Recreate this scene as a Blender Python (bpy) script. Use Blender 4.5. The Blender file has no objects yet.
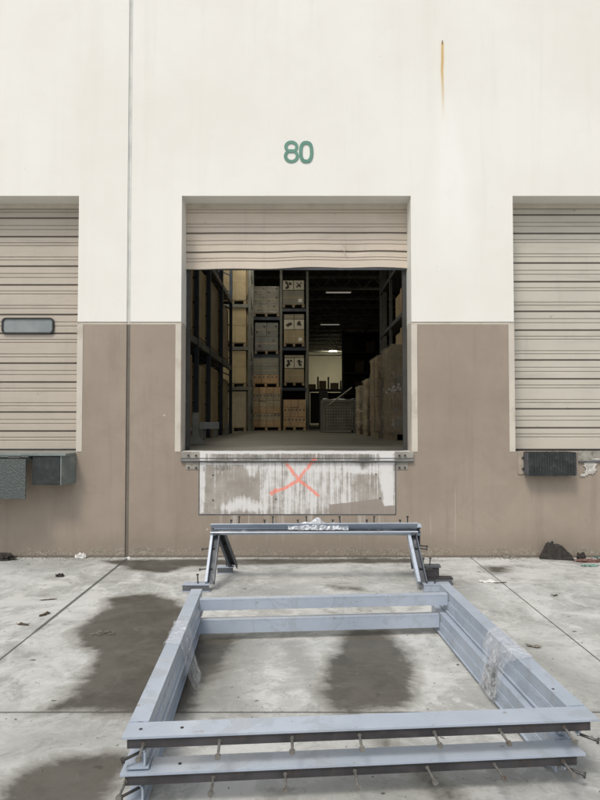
import bpy, bmesh, math, random
import numpy as np
from mathutils import Vector, Matrix
random.seed(7)
PI = math.pi
S = bpy.context.scene
COL = S.collection

# ------------------------------------------------------------------ camera
H_CAM, DIST, PITCH, FPX = 1.5, 7.2, math.radians(1.85), 650.0
cam_d = bpy.data.cameras.new('camera')
cam = bpy.data.objects.new('camera', cam_d); COL.objects.link(cam)
cam_d.sensor_fit = 'VERTICAL'; cam_d.sensor_height = 24.0; cam_d.lens = 24.0 * FPX / 800.0
cam_d.clip_start = 0.05; cam_d.clip_end = 1500
cam.location = (0, -DIST, H_CAM); cam.rotation_euler = (PI / 2 + PITCH, 0, 0)
S.camera = cam

# ------------------------------------------------------------------ sky and sun
SUN_TO = Vector((-0.30, -0.62, 1.0)).normalized()
el = math.asin(SUN_TO.z); az = math.atan2(SUN_TO.x, SUN_TO.y)
W = bpy.data.worlds.new('World'); S.world = W; W.use_nodes = True
wn, wl = W.node_tree.nodes, W.node_tree.links
wn.clear()
sky = wn.new('ShaderNodeTexSky'); sky.sky_type = 'NISHITA'; sky.sun_disc = False
sky.sun_elevation = el; sky.sun_rotation = az; sky.air_density = 1.0; sky.dust_density = 3.0; sky.ozone_density = 1.0
hs = wn.new('ShaderNodeHueSaturation'); hs.inputs['Saturation'].default_value = 0.42
bg = wn.new('ShaderNodeBackground'); bg.inputs['Strength'].default_value = 0.14
wo = wn.new('ShaderNodeOutputWorld')
wl.new(sky.outputs[0], hs.inputs['Color']); wl.new(hs.outputs[0], bg.inputs[0]); wl.new(bg.outputs[0], wo.inputs[0])
sd = bpy.data.lights.new('sun', 'SUN'); sd.energy = 1.3; sd.angle = math.radians(14); sd.color = (1.0, 0.95, 0.87)
so = bpy.data.objects.new('sun', sd); COL.objects.link(so)
so.rotation_euler = SUN_TO.to_track_quat('Z', 'Y').to_euler()
S.view_settings.view_transform = 'Standard'; S.view_settings.look = 'None'
S.view_settings.gamma = 1.0; S.view_settings.use_curve_mapping = False
S.view_settings.exposure = 0.25

# ------------------------------------------------------------------ photo pixel -> point at a real depth
def _ray(x, y):
    a = (x - 300) / FPX; b = (400 - y) / FPX
    return a, math.cos(PITCH) - b * math.sin(PITCH), math.sin(PITCH) + b * math.cos(PITCH)
def at_y(x, y, Y):
    r = _ray(x, y); t = (Y + DIST) / r[1]; return Vector((r[0] * t, Y, H_CAM + r[2] * t))
def at_z(x, y, z=0.0):
    r = _ray(x, y); t = (z - H_CAM) / r[2]; return Vector((r[0] * t, -DIST + r[1] * t, z))

# ------------------------------------------------------------------ node helpers
class NT:
    def __init__(s, name, rough=0.7, metal=0.0, spec=0.5):
        s.m = bpy.data.materials.new(name); s.m.use_nodes = True
        s.n = s.m.node_tree.nodes; s.l = s.m.node_tree.links
        s.p = s.n['Principled BSDF']; s.p.inputs['Roughness'].default_value = rough
        s.p.inputs['Metallic'].default_value = metal; s.p.inputs['Specular IOR Level'].default_value = spec
        s.geo = s.n.new('ShaderNodeNewGeometry'); s.tc = s.n.new('ShaderNodeTexCoord')
        s.pos = s.tc.outputs['Object']
    def put(s, v, sock):
        if isinstance(v, (int, float)):
            try: sock.default_value = v
            except TypeError: sock.default_value = (v, v, v)
        elif isinstance(v, (tuple, list)):
            sock.default_value = (tuple(v) + (1,)) if (len(v) == 3 and sock.type == 'RGBA') else tuple(v)
        else: s.l.new(v, sock)
    def math(s, op, a, b=0.0, clamp=False):
        k = s.n.new('ShaderNodeMath'); k.operation = op; k.use_clamp = clamp
        s.put(a, k.inputs[0]); s.put(b, k.inputs[1]); return k.outputs[0]
    def mul(s, a, b): return s.math('MULTIPLY', a, b)
    def add(s, a, b): return s.math('ADD', a, b)
    def xyz(s, v=None):
        k = s.n.new('ShaderNodeSeparateXYZ'); s.put(v or s.pos, k.inputs[0]); return k.outputs
    def scale(s, sc, v=None):
        k = s.n.new('ShaderNodeMapping'); k.inputs['Scale'].default_value = sc; s.put(v or s.pos, k.inputs[0]); return k.outputs[0]
    def noise(s, sc, detail=5, rough=0.55, v=None, dist=0.0):
        k = s.n.new('ShaderNodeTexNoise'); k.inputs['Scale'].default_value = sc; k.inputs['Detail'].default_value = detail
        k.inputs['Roughness'].default_value = rough; k.inputs['Distortion'].default_value = dist
        s.put(v or s.pos, k.inputs['Vector']); return k.outputs[0]
    def step(s, v, lo, hi, a=0.0, b=1.0):
        k = s.n.new('ShaderNodeMapRange'); k.interpolation_type = 'SMOOTHSTEP'
        s.put(v, k.inputs[0]); k.inputs[1].default_value = lo; k.inputs[2].default_value = hi
        k.inputs[3].default_value = a; k.inputs[4].default_value = b; return k.outputs[0]
    def mix(s, f, a, b):
        k = s.n.new('ShaderNodeMix'); k.data_type = 'RGBA'
        s.put(f, k.inputs[0]); s.put(a, k.inputs[6]); s.put(b, k.inputs[7]); return k.outputs[2]
    def attr(s, name):
        k = s.n.new('ShaderNodeAttribute'); k.attribute_name = name; return k.outputs['Fac']
    def near(s, v, c, w):                       # 1 where |v-c| < w
        return s.step(s.math('ABSOLUTE', s.math('SUBTRACT', v, c)), w * 0.6, w, 1, 0)
    def bump(s, h, strength=0.3, dist=0.01):
        k = s.n.new('ShaderNodeBump'); k.inputs['Strength'].default_value = strength; k.inputs['Distance'].default_value = dist
        s.put(h, k.inputs['Height']); s.l.new(k.outputs[0], s.p.inputs['Normal'])
    def col(s, c): s.put(c, s.p.inputs['Base Color'])
    def rough(s, c): s.put(c, s.p.inputs['Roughness'])

def simple(name, c, rough=0.6, metal=0.0, var=0.18, sc=3.0, bump=0.0, spec=0.5, dirt=None, fine=60):
    t = NT(name, rough, metal, spec)
    a = tuple(v * (1 - var) for v in c); b = tuple(min(1, v * (1 + var)) for v in c)
    k = t.mix(t.step(t.noise(sc, 6, 0.6), .3, .7), a, b)
    if dirt: k = t.mix(t.step(t.noise(sc * 1.7, 8, .65, dist=.4), .52, .72), k, dirt)
    t.col(k)
    t.rough(t.step(t.noise(sc * 2.3, 5), .3, .7, max(0.05, rough - .12), min(1, rough + .12)))
    if bump: t.bump(t.noise(fine, 4), bump, .004)
    return t.m

# upper wall: smooth off-white paint, faint trowel clouds, a rust run and the cleaner streak beneath it
def mat_wall_cream():
    t = NT('cream_wall_paint', .75, spec=.3); x, y, z = t.xyz()
    c = t.mix(t.step(t.noise(.55, 5, .6), .35, .65), (.745, .725, .665), (.79, .775, .72))
    run = t.noise(1.0, 5, .6, t.scale((5, 5, .35)))
    c = t.mix(t.mul(t.step(run, .5, .75), .22), c, (.70, .68, .61))
    wig = t.mul(t.add(t.noise(1.6, 2), -.5), .05)
    xc = t.math('SUBTRACT', t.add(x, wig), 1.612)
    ax = t.math('ABSOLUTE', xc)
    down = t.math('SUBTRACT', 5.80, z)
    half = t.add(.03, t.mul(down, .13)); ax = t.math('ABSOLUTE', t.math('SUBTRACT', xc, t.mul(down, .05)))
    plume = t.mul(t.step(t.math('DIVIDE', ax, half), .2, 1.15, 1, 0), t.mul(t.step(down, .0, 1.5), t.step(down, 3.2, 1.6)))
    c = t.mix(t.mul(plume, .55), c, (.855, .845, .80))
    vmask = t.mul(t.step(down, 0, .05), t.step(down, 1.0, .25))
    ax = t.math('ABSOLUTE', xc)
    rust = t.mul(t.step(ax, .006, .021, 1, 0), vmask)
    halo = t.mul(t.mul(t.step(ax, .01, .05, 1, 0), vmask), .22)
    c = t.mix(halo, c, (.72, .60, .32)); c = t.mix(t.mul(rust, .8), c, (.55, .33, .08))
    tip = t.mul(t.step(ax, .004, .010, 1, 0), t.near(down, .03, .03)); c = t.mix(t.mul(tip, .8), c, (.12, .08, .05))
    for (ca, cc, cd) in ((.12, -3.02, 0.0), (-.2, 1.9, 2.2)):
        ln = t.add(t.add(x, t.mul(z, ca)), t.add(cc, t.mul(t.add(t.noise(1.2 + cd, 8, .7), -.5), .35)))
        c = t.mix(t.mul(t.mul(t.step(t.math('ABSOLUTE', ln), .0008, .003, 1, 0), t.step(t.noise(.7 + cd, 2), .48, .55)), .35), c, (.55, .53, .47))
    vs = t.noise(1.0, 7, .72, t.scale((3.2, 3.2, .22)), dist=.4); c = t.mix(t.mul(t.step(vs, .52, .66), .14), c, (.62, .60, .53))
    ph = t.noise(16, 2, .4); c = t.mix(t.mul(t.step(ph, .775, .79), .5), c, (.50, .48, .42))
    bl = t.noise(1.7, 9, .75, dist=.6); c = t.mix(t.mul(t.step(bl, .55, .62), .10), c, (.66, .64, .58))
    t.col(c)
    t.bump(t.add(t.noise(140, 3), t.mul(t.noise(6, 4), 1.5)), .12, .004)
    return t.m

def mat_wall_taupe():
    t = NT('taupe_wall_paint', .78, spec=.3); x, y, z = t.xyz()
    c = t.mix(t.step(t.noise(.9, 6, .62), .32, .68), (.285, .236, .187), (.338, .283, .226))
    run = t.noise(1.0, 6, .65, t.scale((7, 7, .5)))
    c = t.mix(t.mul(t.step(run, .5, .72), .4), c, (.235, .192, .158))
    bl = t.noise(2.1, 8, .72, dist=.8); c = t.mix(t.mul(t.step(bl, .54, .60), .16), c, (.225, .185, .15)); c = t.mix(t.mul(t.step(bl, .43, .37), .14), c, (.38, .32, .26))
    # washed streaks
    fine = t.noise(1.0, 4, .7, t.scale((26, 26, 1.2)))
    c = t.mix(t.mul(t.step(fine, .62, .72), .20), c, (.38, .33, .28))
    # drips of white slurry beneath the patched dock face
    dx = t.step(t.math('ABSOLUTE', t.add(x, .05)), .7, 1.15, 1, 0)
    dz = t.mul(t.step(z, .1, .45), t.step(z, .60, .47))
    d = t.noise(1.0, 5, .7, t.scale((13, 13, .45)))
    c = t.mix(t.mul(t.mul(t.step(d, .53, .62), dx), t.mul(dz, .6)), c, (.50, .47, .43))
    d2 = t.noise(1.0, 5, .7, t.scale((9, 9, .35), t.scale((1, 1, 1))), dist=.3)
    c = t.mix(t.mul(t.mul(t.step(d2, .56, .66), dx), t.mul(dz, .5)), c, (.17, .155, .12))
    # one lone pale drip on the right pier and a few chips
    for xx, z0, z1 in ((1.71, .12, .85), (1.44, .2, .55)):
        k = t.mul(t.step(t.math('ABSOLUTE', t.math('SUBTRACT', t.add(x, t.mul(t.noise(5, 2), .03)), xx + .015)), .002, .009, 1, 0),
                  t.mul(t.step(z, z0, z0 + .1), t.step(z, z1, z1 - .2)))
        c = t.mix(t.mul(k, .5), c, (.45, .40, .35))
    chip = t.noise(5.5, 2, .4); c = t.mix(t.mul(t.step(chip, .765, .78), .8), c, (.55, .50, .44))
    # dirt band and worn concrete at the foot
    zz = t.add(z, t.mul(t.noise(3.5, 6, .7), -.22))
    low = t.step(zz, .22, -.05); c = t.mix(t.mul(low, .55), c, (.21, .178, .14))
    patchy = t.step(t.noise(1.3, 4, .6), .38, .62)
    foot = t.mul(t.step(t.add(z, t.mul(t.noise(6, 6, .75), -.22)), .02, -.05), t.add(.25, t.mul(patchy, .6)))
    c = t.mix(foot, c, t.mix(t.step(t.noise(26, 8, .8, dist=1.5), .46, .62), (.20, .17, .13), (.42, .38, .32)))
    band = t.mul(t.step(z, .035, .012), .7); c = t.mix(band, c, (.12, .10, .08))
    t.col(c); t.bump(t.add(t.noise(120, 3), t.mul(foot, t.mul(t.noise(45, 4), 6))), .2, .005)
    return t.m

def mat_concrete():
    t = NT('yard_concrete', .85, spec=.35); x, y, z = t.xyz()
    big = t.noise(.8, 7, .62, dist=.4); med = t.noise(3.2, 8, .68, dist=.6); fin = t.noise(24, 6, .7)
    c = t.mix(t.step(big, .36, .62), (.335, .338, .318), (.45, .455, .435))
    c = t.mix(t.mul(t.step(med, .50, .62), .8), c, (.545, .55, .525))
    c = t.mix(t.mul(t.step(med, .47, .36), .7), c, (.265, .265, .245))
    m2 = t.noise(7.5, 8, .72, dist=1.2); c = t.mix(t.mul(t.step(m2, .55, .62), .38), c, (.24, .24, .22)); c = t.mix(t.mul(t.step(m2, .45, .39), .38), c, (.58, .58, .56)); m3 = t.noise(60, 5, .75); c = t.mix(t.mul(t.step(m3, .56, .66), .4), c, (.25, .245, .22))
    c = t.mix(t.mul(t.step(fin, .52, .70), .35), c, (.27, .265, .24))
    scuff = t.noise(1.0, 7, .7, t.scale((1.4, 9, 1)), dist=.5)
    c = t.mix(t.mul(t.step(scuff, .55, .66), .35), c, (.30, .30, .28))
    scuff2 = t.noise(1.0, 7, .7, t.scale((7, 1.1, 1)), dist=.8)
    c = t.mix(t.mul(t.step(scuff2, .56, .66), .35), c, (.53, .525, .50))
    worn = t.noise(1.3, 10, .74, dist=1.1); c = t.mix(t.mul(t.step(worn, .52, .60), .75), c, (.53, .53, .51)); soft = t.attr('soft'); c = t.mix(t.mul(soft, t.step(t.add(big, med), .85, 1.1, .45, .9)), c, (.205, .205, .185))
    for (ca, cb, cc, cd) in ((.9, .35, 1.4, .0), (-.5, 1.0, 2.3, 1.7)):
        ln = t.add(t.add(t.mul(x, ca), t.mul(y, cb)), t.add(cc, t.mul(t.add(t.noise(1.6 + cd, 8, .75), -.5), 1.1)))
        crk = t.mul(t.step(t.math('ABSOLUTE', ln), .001, .004, 1, 0), t.step(t.noise(.9 + cd, 3), .50, .56)); c = t.mix(t.mul(crk, .55), c, (.12, .115, .10))
    damp = t.attr('damp'); dm = t.add(damp, t.mul(t.add(t.noise(2.2, 10, .72, dist=.9), -.5), 1.5))
    dm = t.add(dm, t.mul(t.add(t.noise(14, 8, .8), -.5), .5)); edge = t.step(dm, .26, .80)
    dc = t.mix(t.step(t.add(t.mul(big, .5), t.mul(med, .5)), .40, .58), (.052, .049, .039), (.086, .080, .065))
    dc = t.mix(t.mul(t.step(t.noise(5, 8, .75, dist=1.0), .54, .66), .45), dc, (.125, .12, .102))
    dc = t.mix(t.mul(t.step(fin, .5, .7), .3), dc, (.125, .12, .10))
    c = t.mix(t.mul(edge, .95), c, dc)
    halo = t.mul(t.step(dm, .15, .4), t.math('SUBTRACT', 1.0, edge)); c = t.mix(t.mul(halo, .5), c, (.24, .235, .20))
    # saw-cut joints
    wob = t.mul(t.add(t.noise(1.1, 3), -.5), .008)
    jl = t.step(t.math('ABSOLUTE', t.add(t.add(x, 1.886), wob)), .005, .010, 1, 0)
    thick = t.mul(t.step(t.math('ABSOLUTE', t.add(t.add(x, 1.886), wob)), .010, .018, 1, 0), t.step(y, -2.6, -2.45))
    jr = t.step(t.math('ABSOLUTE', t.add(t.add(x, -1.876), wob)), .003, .008, 1, 0)
    jy = t.step(t.math('ABSOLUTE', t.add(t.add(y, 3.80), wob)), .004, .009, 1, 0)
    spall = t.mul(t.step(t.math('ABSOLUTE', t.add(t.add(y, 3.80), wob)), .012, .03, 1, 0), t.step(fin, .5, .6))
    j = t.math('MAXIMUM', t.math('MAXIMUM', jl, jr), t.math('MAXIMUM', jy, thick))
    c = t.mix(t.mul(spall, .4), c, (.22, .21, .19)); c = t.mix(t.mul(j, .85), c, (.055, .055, .05))
    # small dark specks
    sp = t.noise(11, 3, .5); c = t.mix(t.mul(t.step(sp, .70, .72), .8), c, (.06, .055, .045)); sp = t.noise(34, 3, .6); c = t.mix(t.mul(t.step(sp, .70, .73), .7), c, (.09, .085, .07))
    t.col(c); t.rough(t.step(edge, 0, 1, .88, .50))
    t.bump(t.add(t.mul(fin, .6), t.add(t.mul(med, 1.2), t.mul(j, -3))), .35, .006)
    return t.m

def mat_dock_face():
    t = NT('slurry_stained_patch', .8, spec=.3); x, y, z = t.xyz()
    n = t.noise(4, 7, .65); c = t.mix(t.step(n, .35, .65), (.285, .255, .22), (.38, .35, .31))
    s1 = t.noise(1.0, 5, .7, t.scale((24, 24, .9))); s2 = t.noise(1.0, 6, .75, t.scale((72, 72, 1.1)))
    wh = t.attr('white'); k = t.add(wh, t.mul(t.add(t.mul(s1, .5), t.add(t.mul(s2, .5), -.5)), 2.5))
    k = t.add(k, t.mul(t.add(t.noise(9, 6, .7), -.5), .9))
    c = t.mix(t.mul(t.step(k, .36, .76), .92), c, (.70, .69, .67))
    dk = t.add(t.attr('dark'), t.mul(t.add(t.mul(t.noise(8, 6, .7), .5), t.add(t.mul(s1, .5), -.5)), 1.3))
    c = t.mix(t.mul(t.step(dk, .45, .72), .75), c, (.11, .105, .085))
    tp = t.add(t.attr('taupe'), t.mul(t.add(t.noise(30, 5, .7), -.5), .9)); c = t.mix(t.mul(t.step(tp, .35, .7), .9), c, t.mix(n, (.265, .225, .19), (.32, .275, .235)))
    rd = t.add(t.attr('red'), t.mul(t.add(t.add(t.mul(t.noise(55, 6, .75), .4), t.mul(s2, .6)), -.5), 3.2))
    c = t.mix(t.mul(t.mul(t.step(rd, .30, 1.1), t.step(t.attr('red'), .02, .25)), .82), c, (.88, .22, .14))
    t.col(c); t.bump(t.add(t.mul(s1, .8), t.noise(70, 4)), .3, .004)
    return t.m

def mat_door(name, c0, groove_dark):
    t = NT(name, .55, spec=.45); x, y, z = t.xyz()
    a = tuple(v * .93 for v in c0); c = t.mix(t.step(t.noise(1.6, 6, .6), .35, .65), a, c0)
    smear = t.noise(1.0, 7, .68, t.scale((1.1, 1, 9)), dist=.5)
    c = t.mix(t.mul(t.step(smear, .50, .70), .40), c, tuple(v * .66 for v in c0))
    sm2 = t.noise(1.0, 6, .6, t.scale((9, 1, .8)), dist=.2)
    c = t.mix(t.mul(t.step(sm2, .56, .72), .28), c, tuple(v * .74 for v in c0))
    tone_mask = t.step(t.attr('groove'), .0005, .009); c = t.mix(t.mul(tone_mask, groove_dark), c, (.075, .062, .05))  # paint mixed darker with groove depth
    sp = t.noise(9, 3, .5); c = t.mix(t.mul(t.step(sp, .73, .75), .6), c, tuple(v * .45 for v in c0))
    t.col(c); t.bump(t.noise(90, 3), .06, .003)
    return t.m

def mat_steel():
    t = NT('blue_grey_primed_steel', .45, spec=.5); x, y, z = t.xyz()
    c = t.mix(t.step(t.noise(2.2, 6, .6), .35, .65), (.325, .378, .448), (.385, .435, .505))
    c = t.mix(t.mul(t.step(t.noise(7, 8, .7, dist=.8), .55, .7), .4), c, (.44, .47, .52))
    c = t.mix(t.mul(t.step(t.noise(16, 6, .75), .63, .69), .75), c, (.15, .105, .075))
    hand = t.noise(4, 8, .75, dist=1.5); c = t.mix(t.mul(t.step(hand, .52, .58), .32), c, (.24, .25, .26))
    tone_mask = t.noise(11, 8, .8); c = t.mix(t.mul(t.step(tone_mask, .55, .68), .25), c, (.50, .49, .46))  # pale dust over the primer
    scr = t.noise(1.0, 5, .7, t.scale((40, 2, 6))); c = t.mix(t.mul(t.step(scr, .66, .74), .35), c, (.45, .46, .48))
    t.p.inputs['Specular IOR Level'].default_value = .8; t.col(c); t.rough(t.step(t.noise(3, 6), .3, .7, .27, .48)); t.bump(t.noise(60, 4), .08, .003)
    return t.m

def mat_card(name, c0, sc=2.0, tape=True, hue=.12):
    t = NT(name, .7, spec=.3)
    c = t.mix(t.step(t.noise(sc, 5), .35, .65), tuple(v * (1 - hue) for v in c0), tuple(v * (1 + hue) for v in c0))
    st = t.noise(1, 4, .6, t.scale((14, 14, .6))); c = t.mix(t.mul(t.step(st, .5, .7), .4), c, tuple(v * .62 for v in c0))
    t.col(c); t.bump(t.noise(30, 3), .2, .01)
    return t.m

def mat_film(name, op=.45, tint=(.82, .85, .88)):
    t = NT(name, .22, spec=.6)
    n, l = t.n, t.l
    tr = n.new('ShaderNodeBsdfTransparent'); mx = n.new('ShaderNodeMixShader')
    t.p.inputs['Base Color'].default_value = (*tint, 1)
    f = t.step(t.noise(12, 5, .65, dist=2.2), .42, .68, op * .6, min(1, op * 2.4))
    l.new(f, mx.inputs[0]); l.new(tr.outputs[0], mx.inputs[1]); l.new(t.p.outputs[0], mx.inputs[2])
    l.new(mx.outputs[0], n['Material Output'].inputs[0]); t.bump(t.noise(7, 3, .5, dist=1.5), .25, .02)
    return t.m

def mat_emit(name, c, s):
    m = bpy.data.materials.new(name); m.use_nodes = True
    p = m.node_tree.nodes['Principled BSDF']; p.inputs['Base Color'].default_value = (.8, .8, .8, 1)
    p.inputs['Emission Color'].default_value = (*c, 1); p.inputs['Emission Strength'].default_value = s
    return m

def mat_floor():
    t = NT('warehouse_floor_concrete', .5, spec=.5); x, y, z = t.xyz()
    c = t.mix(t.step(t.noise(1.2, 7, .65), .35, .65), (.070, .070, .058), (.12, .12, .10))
    sk = t.noise(1, 6, .7, t.scale((.5, 5, 1)), dist=.6); c = t.mix(t.mul(t.step(sk, .48, .60), .75), c, (.035, .035, .028))
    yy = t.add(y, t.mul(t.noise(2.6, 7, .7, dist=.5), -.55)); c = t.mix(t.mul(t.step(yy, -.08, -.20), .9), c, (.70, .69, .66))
    t.col(c); t.bump(t.noise(20, 5), .1, .005)
    return t.m

M = dict(
    cream=mat_wall_cream(), taupe=mat_wall_taupe(), concrete=mat_concrete(), patch=mat_dock_face(), floor=mat_floor(),
    trim=simple('cream_trim_paint', (.55, .505, .43), .7, var=.08, sc=2.0, dirt=(.45, .40, .33)),
    joint=simple('joint_sealant', (.60, .60, .56), .8, var=.12), jointlow=simple('taupe_joint_sealant', (.15, .13, .105), .8, var=.15),
    door=mat_door('beige_door_paint', (.60, .52, .425), .75), doorL=mat_door('beige_door_paint_clean', (.465, .412, .342), .8),
    doorR=mat_door('grey_beige_door_paint', (.53, .495, .42), .8),
    steel=mat_steel(), black=simple('raw_black_steel', (.040, .038, .041), .6, var=.35, sc=6, dirt=(.075, .055, .048)),
    dkgrey=simple('dark_grey_steel', (.085, .092, .10), .55, var=.2, sc=5, dirt=(.15, .15, .15)),
    midgrey=simple('mid_grey_steel', (.095, .105, .12), .5, var=.2, sc=5), webgrey=simple('web_grey_steel', (.065, .072, .082), .55, var=.25, sc=5, dirt=(.2, .21, .22)),
    weld=simple('painted_weld', (.27, .31, .38), .5, var=.3, sc=40),
    stud=simple('bare_stud_steel', (.24, .23, .21), .45, .6, var=.25, sc=30, dirt=(.13, .08, .05)),
    studk=simple('dark_stud_steel', (.06, .058, .055), .5, .3, var=.25, sc=30),
    green=simple('green_grey_steel', (.17, .20, .19), .5, var=.15, sc=4, dirt=(.28, .29, .27)),
    plate=None, rubber=simple('black_rubber', (.020, .024, .024), .72, var=.35, sc=8, bump=.5, dirt=(.05, .055, .055)),
    bracket=simple('beige_painted_bracket', (.36, .31, .25), .65, var=.15, sc=6, dirt=(.18, .13, .09)),
    nose=simple('weathered_nosing_steel', (.30, .28, .24), .6, .1, var=.25, sc=6, dirt=(.13, .11, .08)),
    number=simple('green_number_paint', (.105, .245, .185), .6, var=.08, sc=8),
    guard=simple('pale_guard_paint', (.24, .235, .20), .55, var=.2, sc=6, dirt=(.2, .18, .14)), glass=None, seal=simple('black_door_seal', (.025, .025, .025), .7),
    rackblue=simple('dark_blue_rack_paint', (.016, .026, .045), .5, var=.2, sc=2),
    rackgrey=simple('grey_rack_steel', (.12, .125, .11), .5, var=.2, sc=2, dirt=(.10, .10, .09)),
    galv=simple('galvanised_guard_steel', (.24, .245, .215), .45, var=.2, sc=4),
    card=mat_card('brown_cardboard', (.32, .265, .17)), cardlight=mat_card('light_cardboard', (.40, .33, .20)),
    cardgrey=mat_card('grey_wrapped_card', (.22, .215, .175)), cardpale=mat_card('pale_grey_card', (.20, .205, .195)),
    cardorange=mat_card('orange_tan_card', (.44, .27, .12)), cardolive=mat_card('olive_brown_card', (.33, .245, .155), hue=.22),
    white=simple('white_print_card', (.50, .48, .40), .7, var=.08), ink=simple('black_ink', (.03, .025, .02), .7),
    wood=simple('pallet_wood', (.33, .24, .14), .8, var=.25, sc=5), wood2=simple('dusty_pallet_wood', (.22, .18, .12), .8, var=.25, sc=5),
    filmd=mat_film('stretch_film', .12, (.7, .7, .66)), filmr=mat_film('wrinkled_stretch_film', .30, (.50, .47, .40)), film=mat_film('clear_plastic_film', .11, (.86, .88, .9)), filmw=mat_film('crumpled_white_film', .42, (.80, .83, .86)),
    dark=simple('dark_interior_tone', (.05, .05, .045), .85), inwall=simple('interior_wall_paint', (.52, .49, .38), .8, var=.06, sc=.6),  # the dark tone also serves the shade sheets behind racks and bench
    roof=simple('dark_roof_deck', (.20, .20, .18), .8), joist=simple('joist_steel', (.34, .34, .30), .6),
    lamp=mat_emit('lit_lamp', (1.0, .95, .82), 16), lampdim=mat_emit('dim_lamp', (1.0, .93, .8), .16), lampfill=mat_emit('added_fill_lamp', (1.0, .90, .72), 9),
    splash=simple('weathered_white_splash', (.50, .48, .44), .8, var=.3, sc=25, dirt=(.33, .30, .26)),
    paper=simple('white_paper', (.68, .67, .64), .8, var=.08), leaf=simple('dry_leaf', (.075, .055, .03), .8, var=.4, sc=20),
    red=simple('faded_red_plastic', (.16, .085, .07), .6), teal=simple('teal_plastic', (.16, .30, .25), .55), grit=simple('grey_grit', (.20, .18, .145), .9, var=.4, sc=20),
    gravelb=simple('dark_clod', (.035, .03, .025), .9, var=.4, sc=30, bump=.5),
)
def mat_tread():
    t = NT('diamond_plate', .5, .3); w1 = t.n.new('ShaderNodeTexVoronoi'); w1.inputs['Scale'].default_value = 48
    t.l.new(t.pos, w1.inputs['Vector']); d = t.step(w1.outputs['Distance'], .2, .5, 1, 0)
    t.col(t.mix(d, (.085, .098, .094), (.115, .13, .124))); t.bump(d, .7, .006); return t.m
M['plate'] = mat_tread()
g = NT('window_glass', .12, spec=.8); g.col(g.mix(g.step(g.noise(3, 4), .3, .7), (.16, .19, .19), (.24, .26, .25))); M['glass'] = g.m

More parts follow.
